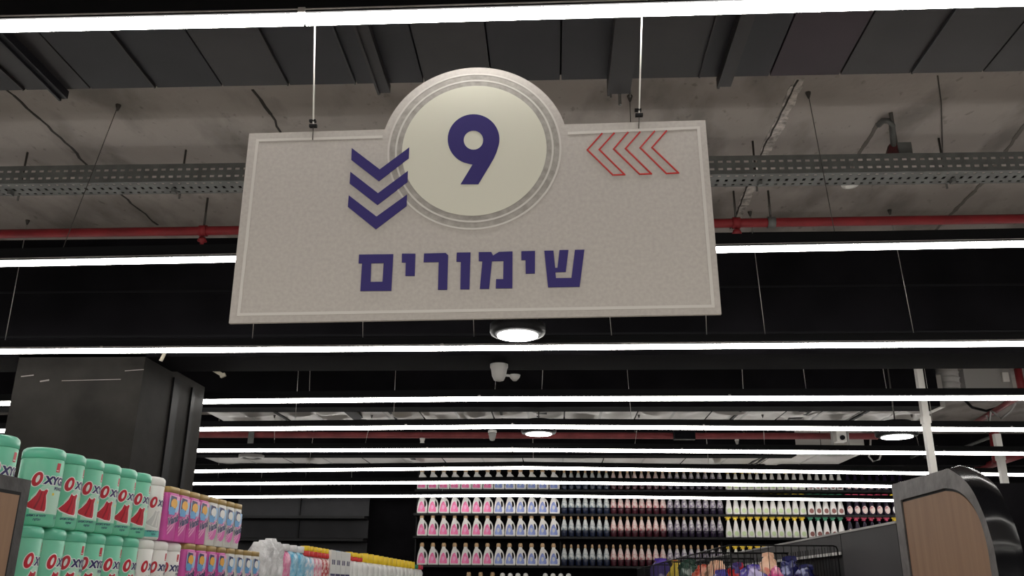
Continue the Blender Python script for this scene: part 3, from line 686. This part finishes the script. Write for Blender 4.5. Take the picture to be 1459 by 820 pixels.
def darkb(kind):
    t = thing('softener_bottle', '', 'bottle')
    b, l = {'navy': (M_DNAVY, M_LCOOL), 'maroon': (M_DMAR, M_LROSE), 'violet': (M_DPUR, M_LLIL)}[kind]
    MB().lathe([(.034,0),(.042,.008),(.043,.06),(.044,.085)], 14, (0,-.05,0)).build('base', b, t)
    MB().lathe([(.044,.085),(.044,.12),(.038,.155),(.030,.19),(.020,.225),(.016,.24)], 14, (0,-.05,0)).build('sleeve_label', l, t)
    MB().lathe([(.017,.238),(.017,.262),(.012,.285),(.006,.29)], 12, (0,-.05,0)).build('cap', M_TAN, t)
    return t
def spray(kind):
    t = thing('spray_bottle', '', 'bottle')
    dark = kind in ('crimson', 'lemon')
    rings = []
    for hw, hd, z in ((.044,.028,0),(.047,.031,.01),(.047,.031,.05),(.044,.029,.09),(.034,.024,.14),(.022,.018,.20),(.015,.014,.235)):
        rings.append([(hw*math.copysign(abs(math.cos(a))**.7, math.cos(a)), -.05+hd*math.copysign(abs(math.sin(a))**.7, math.sin(a)), z) for a in [2*math.pi*k/14 for k in range(14)]])
    MB().loft(rings).build('bottle_body', M_DPUR if dark else M_JWHITE, t)
    lm = {'yellow': M_PGREEN, 'green': M_BROWN, 'crimson': M_LROSE, 'lemon': M_LWHITE, 'pale': M_LGREY}[kind]
    e_ = ell(0,.052,.030,.034,14) if not dark else ell(0,.07,.036,.055,14)
    MB().prism([e_], front, .07, .0825).build('label', lm, t)
    cm = {'yellow': M_YCAP, 'green': M_GCAP, 'crimson': M_PCAP, 'lemon': M_YCAP, 'pale': M_WHITE}[kind]
    if kind == 'pale':
        MB().lathe([(.020,.232),(.034,.236),(.036,.262),(.028,.284),(.010,.294)], 14, (0,-.05,0)).build('dome_cap', cm, t); return t
    hd = [(-.014,.235),(.014,.235),(.016,.262),(.034,.262),(.036,.286),(-.020,.290),(-.044,.284),(-.046,.268),(-.026,.262),(-.034,.240),(-.030,.236),(-.016,.258)]
    MB().prism([hd], front, .038, .062).build('trigger_head', cm, t)
    return t
protos = {}
def place(kindfn, kind, x, rz, label, group):
    key = (kindfn.__name__, kind)
    if key not in protos:
        t = kindfn(kind); protos[key] = t; t.location = (x, WY+.06, rz); t['label'] = label; t['group'] = group; return
    dup(protos[key], (x, WY+.06, rz), label, group=group)
SH = ['top shelf', 'second shelf', 'third shelf', 'fourth shelf', 'fifth shelf']
for r_ in range(4):
    z = rows_z[r_]+.0005; s = SH[r_]; yy = [690, 720, 750, 790][r_]
    x0, x1 = P(594, yy, y=WY).x, P(798, yy, y=WY).x; pt = (x1-x0)/13
    for i in range(13):
        k = 'pink' if i < 7 else 'blue'
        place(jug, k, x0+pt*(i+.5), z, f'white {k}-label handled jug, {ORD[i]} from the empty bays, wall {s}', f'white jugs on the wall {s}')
    x0, x1 = P(799, yy, y=WY).x, P(1031, yy, y=WY).x; pt = (x1-x0)/23
    for i in range(23):
        k = 'navy' if i < 7 else 'maroon' if i < 15 else 'violet'
        place(darkb, k, x0+pt*(i+.5), z, f'dark {k} softener bottle, {ORD[i]} from the white jugs, wall {s}', f'dark softener bottles on the wall {s}')
    x0 = P(1033, yy, y=WY).x; pt = .1045
    xx = x0; ks = ['yellow']*11+(['green']*5+['crimson']*6+['lemon']*2 if r_ < 3 else [])
    cnt = {'yellow': 'spray', 'green': 'spray', 'crimson': 'spray', 'lemon': 'spray'}
    names = {'yellow': 'white spray bottle with yellow trigger', 'green': 'white spray bottle with green trigger', 'crimson': 'dark spray bottle with crimson trigger', 'lemon': 'dark spray bottle with yellow trigger'}
    for i, k in enumerate(ks):
        g = {'yellow': 0, 'green': .012, 'crimson': .03, 'lemon': .04}[k]
        place(spray, k, xx+pt*(i+.5)+g, z, f'{names[k]}, {ORD[i]} from the dark bottles, wall {s}', f'spray bottles on the wall {s}')
z = rows_z[4]+.0005
for i, px in enumerate((669, 686, 703)):
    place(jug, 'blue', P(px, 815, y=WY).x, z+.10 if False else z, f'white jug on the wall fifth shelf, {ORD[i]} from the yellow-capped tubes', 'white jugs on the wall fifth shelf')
for i, px in enumerate((716,727,738,749,777,788,799,810)):
    place(spray, 'pale', P(px, 815, y=WY).x, z, f'pale spray bottle on the wall fifth shelf, {ORD[i]} from the white jugs there', 'pale bottles on the wall fifth shelf')

# ------------------------------------------------------------------ aisle gondolas
XL = -1.66
gl = thing('gondola_shelf', 'dark shelf unit under the mint green canisters and pink stain-remover bottles', 'shelving', (0,0,0))
box('back_panel', -2.09, -2.06, 2.55, 12.0, 0, 1.50, M_SHELF, gl)
for zz in (.15, .6, 1.05): box('shelf', -2.05, -1.658, 2.5, 12.0, zz-.03, zz, M_SHELF, gl)
# left end panel
A = P(45, 684, x=-1.60)
lp = thing('end_panel', 'dark framed end panel with brown wood inset beside the mint green canisters', 'panel', (-1.60, A.y, 0))
box('frame', -.055, 0, -1.1, 0, 0, A.z, M_FRAMEL, lp)
I = P(31, 702, x=-1.60); 
MB().box(-.004, .0015, -1.02, I.y-A.y-.005, .12, I.z+.002).build('shadow_gap', M_BLACKM, lp)
MB().box(-.004, .003, -1.01, I.y-A.y-.014, .13, I.z-.008).build('wood_inset', M_WOOD, lp)

# canisters
CR, CHT = .0665, .2555
PH0 = R(-17)
def canister(white):
    t = thing('powder_canister', '', 'canister'); b = M_CWHITE if white else M_GREEN
    MB().lathe([(.060,0),(.064,.003),(CR,.008),(CR,.215),(.0645,.2185)], 36).build('body', b, t); body = t.children[0]
    MB().lathe([(.0655,.2185),(.0672,.221),(.0672,.240),(.065,.247),(.058,.2535),(.050,.2555),(.046,.2535)], 36).build('lid', M_CWHITE if white else M_GREENL, t)
    def wrap(e): return lambda u, v: Vector(((CR+e)*math.cos(PH0+u/CR), (CR+e)*math.sin(PH0+u/CR), v))
    cuts = [-.12+.006*i for i in range(41)]
    if not white:
        pv, pf = shape2d([[(-.066,.040),(-.02,.040),(.07,.04),(.07,.150),(-.01,.150),(-.04,.128),(-.068,.09)]])
        decal([(pv,pf,0,0)], 'pale_panel', M_PALEGR, body, wrap(.0003), cuts)
    else:
        pv, pf = shape2d([[(-.09,.010),(.08,.010),(.08,.036),(-.09,.036)]]); decal([(pv,pf,0,0)], 'lower_band', M_TEAL, body, wrap(.0003), cuts)
    O = ell(-.058,.149,.0155,.0235,22); Oi = ell(-.057,.150,.0052,.0125,16)
    ov, of = shape2d([[(a+b_*.18-.027,b_) for a,b_ in ell(-.058,.149,.0185,.0265,22)]])
    tx = text_mesh('XYGEN', .034, .12, .0020, 1.0); to = text_mesh('XYGEN', .034, .12, .0042, 1.0)
    decal([(ov,of,0,0), (*to,-.036,.136)], 'letter_outline', M_LWHITE, body, wrap(.0006), cuts)
    ov, of = shape2d([[(a+b_*.18-.027,b_) for a,b_ in O], [(a+b_*.18-.027,b_) for a,b_ in Oi]])
    decal([(ov,of,0,0)], 'capital_letter', M_LRED, body, wrap(.0010), cuts)
    pw_ = text_mesh('POWDER', .014, .12, .0006, .9)
    decal([(*tx,-.036,.136), (*pw_,.0,.118)], 'lettering', M_LNAVY, body, wrap(.0010), cuts)
    dress = [(-.046,.118),(-.040,.112),(-.033,.112),(-.026,.118),(-.020,.114),(-.024,.098),(-.021,.080),(-.019,.054),(-.022,.047),(-.045,.049),(-.072,.058),(-.082,.066),(-.066,.082),(-.054,.098)]
    dv, df = shape2d([dress]); d2 = [(-.045+(a+.045)*1.12, .083+(b_-.083)*1.10) for a, b_ in dress]; ov, of = shape2d([d2])
    decal([(ov,of,0,0)], 'garment_outline', M_LWHITE, body, wrap(.0006), cuts)
    decal([(dv,df,0,0)], 'garment_print', M_LGREY if white else M_LRED, body, wrap(.0010), cuts)
    f1 = shape2d([[(-.040,.110),(-.037,.110),(-.040,.085),(-.050,.055),(-.056,.056),(-.046,.082)]]); f2 = shape2d([[(-.030,.108),(-.028,.108),(-.028,.08),(-.030,.052),(-.035,.052),(-.032,.08)]])
    decal([(*f1,0,0),(*f2,0,0)], 'garment_folds', M_CWHITE if white else M_LREDD, body, wrap(.0013), cuts)
    rv, rf = shape2d([[(-.004,.176),(.012,.176),(.014,.206),(-.002,.206)]]); decal([(rv,rf,0,0)], 'red_tag', M_LRED, body, wrap(.0006), cuts)
    sm = text_mesh('sano', .0058, 0, .0002, 1.); decal([(*sm,-.0028,.180)], 'tag_lettering', M_LWHITE, body, wrap(.0010), cuts)
    h1 = text_mesh('\u05dc\u05d4\u05e1\u05e8\u05ea \u05db\u05ea\u05de\u05d9\u05dd'[::-1], .0095, .1, .0003, 1.); h2 = text_mesh('\u05d0\u05d1\u05e7\u05d4'[::-1], .0095, .1, .0003, 1.); kg = text_mesh('1.4', .014, .1, .0004, 1.)
    decal([(*h1,-.072,.030),(*h2,-.052,.018)], 'small_lettering', M_LNAVY, body, wrap(.0008), cuts); decal([(*kg,.02,.026)], 'weight_lettering', M_LNAVY, body, wrap(.0008), cuts)
    st = shape2d([ell(.000,.104,.004,.005,6)]); decal([(*st,0,0)], 'yellow_mark', M_YCAP, body, wrap(.0008), cuts)
    return t
can = {0: None, 1: None}
def put_can(white, y, z, lab, rz=0., dx=0.):
    g = ('white' if white else 'mint green')+' powder canisters'
    if can[white] is None:
        can[white] = canister(white); c = can[white]; c.location = (XL-CR+dx, y, z); c.rotation_euler = (0,0,rz); c['label'] = lab; c['group'] = g
    else: dup(can[white], (XL-CR+dx, y, z), lab, rz, group=g)
def edge_y(px, py):     # centre distance of a canister whose right outline is at this pixel
    q_ = P(px, py, x=XL-.012); return q_.y-.033
up = [edge_y(e_, y_) for e_, y_ in ((86,690),(111,695),(142,700),(168,705),(189,708),(209.5,712))]
up = [up[0]+(up[-1]-up[0])*i/5 for i in range(6)]
ZU = 1.5205+CHT+.001
put_can(0, up[0]-.272, ZU, 'mint green canister alone behind the top corner of the framed end panel', .3)
for i, y in enumerate(up):
    y = max(y, up[0]+i*.1345)
    rzu = (.02,.52,.42,.38,.44,.44)[i]
    put_can(0, y, ZU, f'mint green canister in the upper tier, {ORD[i+1]} from the framed end panel', rzu)
lasty = max(up[-1], up[0]+5*.1345)+.1355
put_can(1, lasty, ZU, 'white canister at the far end of the upper mint green tier', .50)
lw = [edge_y(e_, y_) for e_, y_ in ((56,790),(254,800))]
yl = [lw[0]+(lw[1]-lw[0])*i/8 for i in range(9)]
if yl[1]-yl[0] < .1346: yl = [lw[1]-.1346*(8-i) for i in range(9)]
put_can(0, yl[0]-.137, 1.5205, 'mint green canister in the lower tier, hidden lowest behind the framed end panel', .7)
for i, y in enumerate(yl):
    rzl = (.72,.68,.25,.14,.46,.58,.70,.30,.14)[i]
    if i < 6: put_can(0, y, 1.5205, f'mint green canister in the lower tier, {ORD[i]} from the framed end panel', rzl)
    else: put_can(1, y, 1.5205, f'white canister in the lower tier, {ORD[i-6]} from the mint green ones', rzl)

# stain remover bottles
VH = .226
def van(white):
    t = thing('stain_remover_bottle', '', 'bottle'); wy, dxx = .056, .034
    def ring(z, s=1., sx_=1.): return [(-dxx+dxx*sx_*math.copysign(abs(math.cos(a))**.45, math.cos(a)), wy*s*math.copysign(abs(math.sin(a))**.45, math.sin(a)), z) for a in [2*math.pi*(k+.5)/20 for k in range(20)]]
    MB().loft([ring(0,.95,.95), ring(.004), ring(.196), ring(.2,.98,.98)]).build('bottle_body', M_CWHITE if white else M_PINK, t); body = t.children[0]
    MB().loft([ring(.2,.96,.96), ring(.201,1.,1.), ring(.222,1.,1.), ring(.226,.96,.96)]).build('cap', M_GOLD, t)
    X = .0006
    def flat(e): return lambda u, v: Vector((X+e, u, v))
    s1 = shape2d([[(-.050,.120),(.050,.120),(.050,.178),(-.050,.186)]]); decal([(*s1,0,0)], 'sky_band', M_SKY, body, flat(0))
    if not white:
        s1 = shape2d([[(-.05,.178),(.05,.172),(.05,.19),(-.05,.19)]]); decal([(*s1,0,0)], 'violet_band', M_PINKL, body, flat(.0001))
    s1 = shape2d([[(-.040,.118),(.014,.118),(.018,.184),(-.040,.188)]]); decal([(*s1,0,0)], 'navy_patch', M_LNAVY, body, flat(.0004))
    s1 = shape2d([ell(-.002,.156,.031,.021,18)]); decal([(*s1,0,0)], 'round_emblem', M_LWHITE if white else M_YEL, body, flat(.0008))
    s1 = shape2d([[(-.045,.108),(.012,.108),(.014,.130),(-.014,.142),(-.045,.138)]]); decal([(*s1,0,0)], 'blue_patch', M_BLUEM, body, flat(.0010))
    if white:
        s1 = shape2d([ell(.006,.072,.046,.046,22)]); decal([(*s1,0,0)], 'swirl', M_PINK, body, flat(.0003))
    sw = [shape2d([[(-.045+d_,.052+e_),(.005+d_,.085+e_),(.046,.128+e_*.4),(.046,.133+e_*.4),(.0+d_,.094+e_),(-.045+d_,.060+e_)]]) for d_, e_ in ((0,0),(.004,-.016),(.008,-.030))]
    decal([(*s_,0,0) for s_ in sw], 'swirl_streaks', M_PINKL, body, flat(.0006))
    tx = text_mesh('Vanish', .044, .15, .0024, 1.12); to = text_mesh('Vanish', .044, .15, .0052, 1.12)
    tx, to = [([(a_, b_+.28*a_) for a_, b_ in q_[0]], q_[1]) for q_ in (tx, to)]
    decal([(*to,-.046,.060)], 'letter_outline', M_PINKL if not white else M_LWHITE, body, flat(.0010), clip=.053); decal([(*tx,-.046,.060)], 'lettering', M_LNAVY, body, flat(.0014), clip=.052)
    return t
vn = {0: None, 1: None}
def put_van(white, y, z, lab, rz=0):
    g = ('white' if white else 'magenta')+' stain remover bottles'
    if vn[white] is None:
        vn[white] = van(white); c = vn[white]; c.location = (XL, y, z); c.rotation_euler = (0,0,rz); c['label'] = lab; c['group'] = g
    else: dup(vn[white], (XL, y, z), lab, rz, group=g)
vu0, vu1 = P(229, 720, x=XL).y, P(345, 740, x=XL).y
vl0, vl1 = P(258, 800, x=XL).y, P(371, 800, x=XL).y
lasty2 = yl[-1]
s0 = max(vu0, lasty+.0672+.004); st = max((vu1-s0)/8, .1125)
for i in range(8):
    wv = int(i >= 4); put_van(wv, s0+st*(i+.5), 1.5525+VH+.0008, f'{"white" if wv else "magenta"} gold-capped bottle, upper tier, {ORD[i]} from the white canister', random.uniform(-.03,.03))
s1_ = max(vl0, lasty2+.075); st = max((vl1-s1_)/8, .1125)
for i in range(8):
    wv = int(i >= 4); put_van(wv, s1_+st*(i+.5), 1.5525, f'{"white" if wv else "magenta"} gold-capped bottle, lower tier, {ORD[i]} from the white canisters', random.uniform(-.03,.03))
yc = s1_+st*8+.02
box('shelf', -2.05, -1.658, 2.50, yl[-1]+.070, 1.49, 1.52, M_SHELF, gl)
box('shelf', -2.05, -1.658, yl[-1]+.0715, 12.0, 1.525, 1.552, M_SHELF, gl)

# wrapped packs and tubes further along the shelf
def lump(name, lab, y, w_, h_, m, d_=.09, cap=None, capm=None, capz=.0, group=None, z0=1.5525, bump=.006):
    t = thing(name, lab, 'bottle' if cap else 'pack', (XL-d_/2, y, z0), group)
    rings = []; n = 20
    for i in range(12):
        f = i/11; z = h_*f; s_ = 1 if f < .8 else 1-.5*((f-.8)/.2)**2; s_ *= .96 if i == 0 else 1
        rings.append([(d_/2*s_*math.copysign(abs(math.cos(a))**.6, math.cos(a))+bump*mnoise.noise((a*2, z*30, y*9)), w_/2*s_*math.copysign(abs(math.sin(a))**.6, math.sin(a)), z) for a in [2*math.pi*k/n for k in range(n)]])
    MB().loft(rings).build('body', m, t)
    if cap:
        for (nm, mm, r_, za, zb) in cap: MB().lathe([(r_*.96,za),(r_,za+.003),(r_,zb-.003),(r_*.9,zb)], 14).build(nm, mm, t)
    return t
def yx(px): return P(px, 790, x=XL).y
W_ = [(378,.30),(385,.30),(392,.315),(399,.30)]
y = max(yc, yx(372)); k = 0
y_end = yx(402)
n = 4; stp = max(.11, (y_end-y)/n)
for i in range(n): lump('wrapped_pack', f'white film-wrapped pack, {ORD[i]} behind the gold-capped bottles', y+stp*(i+.5), stp*.97, (.285,.30,.315,.298)[i], M_CLEAR, group='white film-wrapped packs', bump=.022)
y = y+stp*n+.01
for i, (m, c_) in enumerate(((M_ROSE,'rose'),(M_CYAN,'cyan'),(M_CYAN,'blue'))):
    nm_ = {0:'rose film-wrapped pack beside the white wrapped packs',1:'cyan film-wrapped pack next to the rose one',2:'cyan film-wrapped pack next to the red-necked bottles'}[i]
    lump('wrapped_pack', nm_, y+.085, .16, .255, m, cap=[('wrap_top', M_CLEAR, .04, .252, .295)], group='coloured film-wrapped packs')['category'] = 'pack'
    y += .17
seqs = [(M_PATB,'blue'),(M_PATB,'blue'),(M_PATP,'pink'),(M_PATP,'pink'),(M_PATR,'red'),(M_PATR,'red')]
ye = max(yx(472), y+.6); stp = (ye-y)/6
for i, (m, c_) in enumerate(seqs):
    lump('spray_can', f'{c_} patterned can with red neck and yellow cap, {ORD[i]} from the cyan packs', y+stp*(i+.5), min(stp*.94,.1), .24, m, .075, cap=[('red_neck', M_RCAP, .036, .238, .272), ('yellow_cap', M_YCAP, .032, .272, .305)], group='cans with red necks and yellow caps')
y = ye; ye = max(yx(500), y+.4)
stp = (ye-y)/4
for i in range(4):
    t = thing('white_carton', f'white carton with dark printed marks, {ORD[i]} from the red-patterned cans', 'carton', (XL, y+stp*(i+.5), 1.5525), 'white cartons')
    hw = stp*.47; MB().box(-.08,0,-hw,hw,0,.30).build('box', M_LWHITE, t); MB().box(0,.001,-hw*.9,hw*.9,.12,.135).box(0,.001,-hw*.5,-hw*.1,.20,.235).box(0,.001,hw*.2,hw*.6,.20,.235).build('printed_marks', M_LNAVY, t)
    MB().box(-.075,-.005,-hw*.9,hw*.9,.30,.304).build('top_flap', M_SKY if i % 2 else M_LGREY, t)
y = ye; ye = max(yx(521), y+.3); stp = (ye-y)/3
for i in range(3): lump('spray_can', f'white can with red neck and yellow cap, {ORD[i]} from the white cartons', y+stp*(i+.5), min(stp*.94,.1), .25, M_LWHITE, .08, cap=[('red_neck', M_RCAP, .036, .248, .28), ('yellow_cap', M_YCAP, .034, .28, .315)], group='white cans behind the cartons')
y = ye; ye = max(yx(594), y+1.2); n = 12; stp = (ye-y)/n
for i in range(n): lump('cleaner_tube', f'white tube with tall yellow cap, {ORD[i]} behind the white cans', y+stp*(i+.5), min(stp*.9,.16), .25, M_LWHITE, .085, cap=[('yellow_cap', M_YCAP, .042, .248, .325)], group='white tubes with yellow caps')
y = ye
for i, (m, c_) in enumerate(((M_GCAP,'green'),(M_RCAP,'red'),(M_PCAP,'crimson'))):
    if y < 11.8: lump('cleaner_tube', f'white tube with {c_} cap at the far end of the shelf', y+.1, .14, .255, M_LWHITE, .085, cap=[(c_+'_cap', m, .05, .252, .30)], group='far white tubes'); y += .2

# ------------------------------------------------------------------ right gondola: curved end panel, grey panel, wire bins
XR = 1.2
T = lambda px, py, x=XR: P(px, py, x=x)
outer = [T(1270,690), T(1351,667), T(1366,676), T(1378,687), T(1388,702), T(1395,717), T(1404,738), T(1410,758), T(1417,782), T(1421,810)]
prof = [(p.y, p.z) for p in outer]; yn = prof[-1][0]-.02; prof += [(yn, 1.4), (yn-.005, 0), (prof[0][0], 0)]
def smooth_prof(pr, k0, k1, it=2):
    pts = pr[:k0]; seg_ = pr[k0:k1]
    for _ in range(it):
        ns = [seg_[0]]
        for a_, b_ in zip(seg_[:-1], seg_[1:]): ns += [(a_[0]*.75+b_[0]*.25, a_[1]*.75+b_[1]*.25), (a_[0]*.25+b_[0]*.75, a_[1]*.25+b_[1]*.75)]
        seg_ = ns+[seg_[-1]]
    return pts+seg_+pr[k1:]
prof = smooth_prof(prof, 1, 12)
ep = thing('end_panel', 'curved-corner end panel with brown wood face and glossy black edge band', 'panel', (XR, 0, 0))
def yz(u, v, w_): return Vector((w_, u, v))
ins = [(p.y, p.z) for p in (T(1283,712), T(1345,695), T(1360,696), T(1372,703), T(1382,714), T(1390,726), T(1398,745), T(1404,766), T(1409,790), T(1412,815))]
yi = ins[-1][0]-.012; ins += [(yi, 1.4), (yi, .12), (ins[0][0], .12)]
ins = smooth_prof(ins, 1, 12)
MB().prism([prof, ins], yz, .006, 0).build('frame', M_FRAME, ep)
MB().prism([prof], yz, .012, .06).build('core', M_BLACKM, ep)
MB().prism([[(a_, b_) for a_, b_ in ins]], yz, .0115, .0075).build('shadow_gap', M_BLACKM, ep)
cxi = sum(a_ for a_, b_ in ins)/len(ins); wi = [(a_-.008 if a_ > 2.9 else a_+.004, b_-.008 if b_ > .5 else b_) for a_, b_ in ins]
MB().prism([wi], yz, .0072, .004).build('wood_inset', M_WOOD, ep)
# glossy band over top and near edge
band = MB(); k1 = len(prof)-2
prof_b = prof[:k1+1]
nv = len(prof_b); WB = .075
nor = []
for i in range(nv):
    a_, b_ = prof_b[max(i-1,0)], prof_b[min(i+1,nv-1)]; d_ = Vector((b_[0]-a_[0], b_[1]-a_[1])).normalized(); nor.append(Vector((d_.y, -d_.x))*(-1))
sgn = 1 if nor[0].y > 0 else -1
vs = []
for i, (a_, b_) in enumerate(prof_b):
    nn = nor[i]*sgn
    for xx, e_ in ((.0,.0),(.004,.0012),(WB*.5,.010),(WB-.004,.0012),(WB,.0)): vs.append((xx, a_+nn.x*e_, b_+nn.y*e_))
band.add(vs, [(i*5+j, i*5+j+1, (i+1)*5+j+1, (i+1)*5+j) for i in range(nv-1) for j in range(4)], True)
band.build('edge_band', M_GLOSS, ep)
gp = thing('gondola_partition', 'long low grey panel behind the curved end panel and wire bins', 'panel', (XR, 0, 0))
zt = P(1277,745,x=XR).z; ys = P(1197,760,x=XR).y; y0_ = outer[0].y+.005
zl = P(1195,786,x=XR).z
MB().box(0,.04,y0_,ys-.004,.0,zt).build('panel', M_GPAN, gp)
MB().box(0,.04,ys+.004,8.35,zl,zt).build('panel', M_GPAN, gp)
MB().box(-.004,.044,y0_,ys-.004,zt,zt+.008).box(-.004,.044,ys+.004,8.35,zt,zt+.008).build('top_trim', M_GREY, gp)
MB().box(-.006,.0,ys+.01,8.35,zl-.012,zl).build('price_rail', M_LGREY, gp)
MB().box(.02,.05,ys,8.35,0,zl).build('rear_panel', M_BLACKM, gp)

def wire_bin(y0, y1, x0, x1, z0, z1, lab):
    o = thing('wire_bin', lab, 'basket', (x0, y0, z0), 'black wire bins'); W, D, H = x1-x0, y1-y0, z1-z0; r_ = .0035; c_ = .015
    MB().tube([(0,c_,H),(0,0,H),(c_,0,H),(W-c_,0,H),(W-.004,0,H-.004),(W,0,H-c_),(W,0,0)], r_, 6).tube([(0,0,H),(0,D,H),(W,D,H)], r_, 6).tube([(0,0,0),(0,0,H)], r_, 6).build('rim', M_BLACKM, o)
    b = MB()
    n = 14
    for i in range(1, n): b.tube([(W*i/n,0,0),(W*i/n,0,H)], .0014, 4).tube([(W*i/n,D,0),(W*i/n,D,H)], .0014, 4)
    n = 18
    for i in range(1, n): b.tube([(W,D*i/n,0),(W,D*i/n,H)], .0014, 4).tube([(0,D*i/n,0),(0,D*i/n,H)], .0014, 4)
    for zz in (.33,): b.tube([(0,0,H*zz),(W,0,H*zz)], .002, 4).tube([(0,D,H*zz),(W,D,H*zz)], .002, 4)
    g = b.build('wire_grid', M_BLACKM, o, fix=False); g['kind'] = 'stuff'
    MB().box(0,W,0,D,-.006,0).build('bin_floor', M_SHELF, o)
    return o
yb1 = P(1193,778,x=1.175).y; zr = P(1193,777,x=1.175).z; xl = P(1040,776,y=yb1).x
yb2 = P(997,787,x=xl).y; yb3 = P(967,795,x=xl).y; yb4 = yb3+.70; yb5 = yb4+.70; yb6 = yb5+.70; yb7 = yb6+.70
ZB = zr-.24
for i, (a_, b_) in enumerate(((yb1,yb2),(yb2,yb3),(yb3,yb4),(yb4,yb5),(yb5,yb6),(yb6,yb7))):
    wire_bin(a_+.004, b_-.004, xl, 1.175, ZB, zr-.002*i, f'black wire bin of bags, {ORD[i]} from the curved end panel')
bs = thing('bin_stand', 'black base unit carrying the row of wire bins', 'stand', (xl, yb1, 0))
MB().box(0,1.175-xl,0,yb7-yb1,ZB-.04,ZB-.0065).build('deck', M_SHELF, bs)
for dx in (.02, 1.175-xl-.02):
    for dy in (.02, (yb7-yb1)/2, yb7-yb1-.02): MB().box(dx-.015,dx+.015,dy-.015,dy+.015,0,ZB-.04).build('leg', M_SHELF, bs)

def bag(color, px, top, y, wpx, lab, tilt=0., hh=None):
    """crumpled pillow bag; px/top give its crown, base on the bin floor"""
    c = P(px, top, y=y); wd = wpx*y/F/.95; h_ = c.z-ZB-.001
    t = thing('product_bag', lab, 'bag', (c.x, y, ZB+.001), 'bags in the wire bins'); t.rotation_euler = (0,0,random.uniform(-.3,.3))
    n, mz = 30, 20; rings = []; sd_ = random.random()*50
    for i in range(mz+1):
        f = i/mz; z = h_*f
        d_ = .075*max(.02, math.sin(math.pi*min(1,(.12+.88*f)))**.6) if f < 1 else .003
        ww = wd/2*(1-.12*f**3-.30*f**10)
        ring = []
        for k in range(n):
            a = 2*math.pi*k/n; ca, sa = math.cos(a), math.sin(a)
            nn = (mnoise.noise((ca*1.6+sd_, sa*1.6, f*4))*.024+mnoise.noise((ca*4+sd_, sa*4, f*11))*.012)*min(1, f*4+.2)
            ring.append((ww*math.copysign(abs(ca)**.7, ca)+nn+tilt*z, d_*math.copysign(abs(sa)**.9, sa)+nn*.8, z-.05*f**6*ca*ca+.03*f**3*mnoise.noise((ca*2.2+sd_, sd_, 3))))
        rings.append(ring)
    MB().loft(rings).build('bag_body', M_BAGS[color], t)
    e_ = rings[-1]; w2 = wd*.30
    MB().prism([[(-w2,-.008),(w2,-.012),(w2*.9,.010),(0,.014),(-w2*.9,.008)]], lambda u,v,w_: Vector((u+tilt*h_, w_, h_+v-.004)), -.003, .003).build('crimped_seal', M_BAGS[color], t)
    return t
m1, m2, m3, m5 = (yb1+yb2)/2, (yb2+yb3)/2, (yb3+yb4)/2, (yb5+yb6)/2
bag('purple', 941, 796, m5, 29, 'purple patterned bag in the bin deepest along the aisle')
bag('redyellow', 963, 799, (yb4+yb5)/2, 20, 'red and yellow bag between the purple and dark green bags')
bag('green', 982, 798, m3, 30, 'dark green bag with pale streaks beside the red and yellow bag')
bag('orange', 1004, 806, m2+.2, 34, 'orange-red bag beside the dark green bag')
bag('peach', 1021, 800, m2+.04, 30, 'peach bag with red print in the second bin')
bag('lilac', 1030, 813, m2-.22, 34, 'lilac bag at the foot of the peach bag in the second bin')
bag('red', 1051, 803, m1+.24, 24, 'deep red bag in the corner of the first bin')
bag('violet', 1073, 806, m1+.0, 32, 'violet and lilac bag between the red bag and the tall peach bag')
bag('peach', 1094, 789, m1+.24, 26, 'tall peach bag poking above the others in the first bin')
bag('magenta', 1104, 811, m1-.19, 16, 'small magenta bag in front of the tall peach bag')
bag('navy', 1117, 794, m1+.10, 30, 'navy blue bag next to the tall peach bag', .12)
bag('navy', 1140, 806, m1-.12, 30, 'smaller navy blue bag closest to the grey panel', .15)
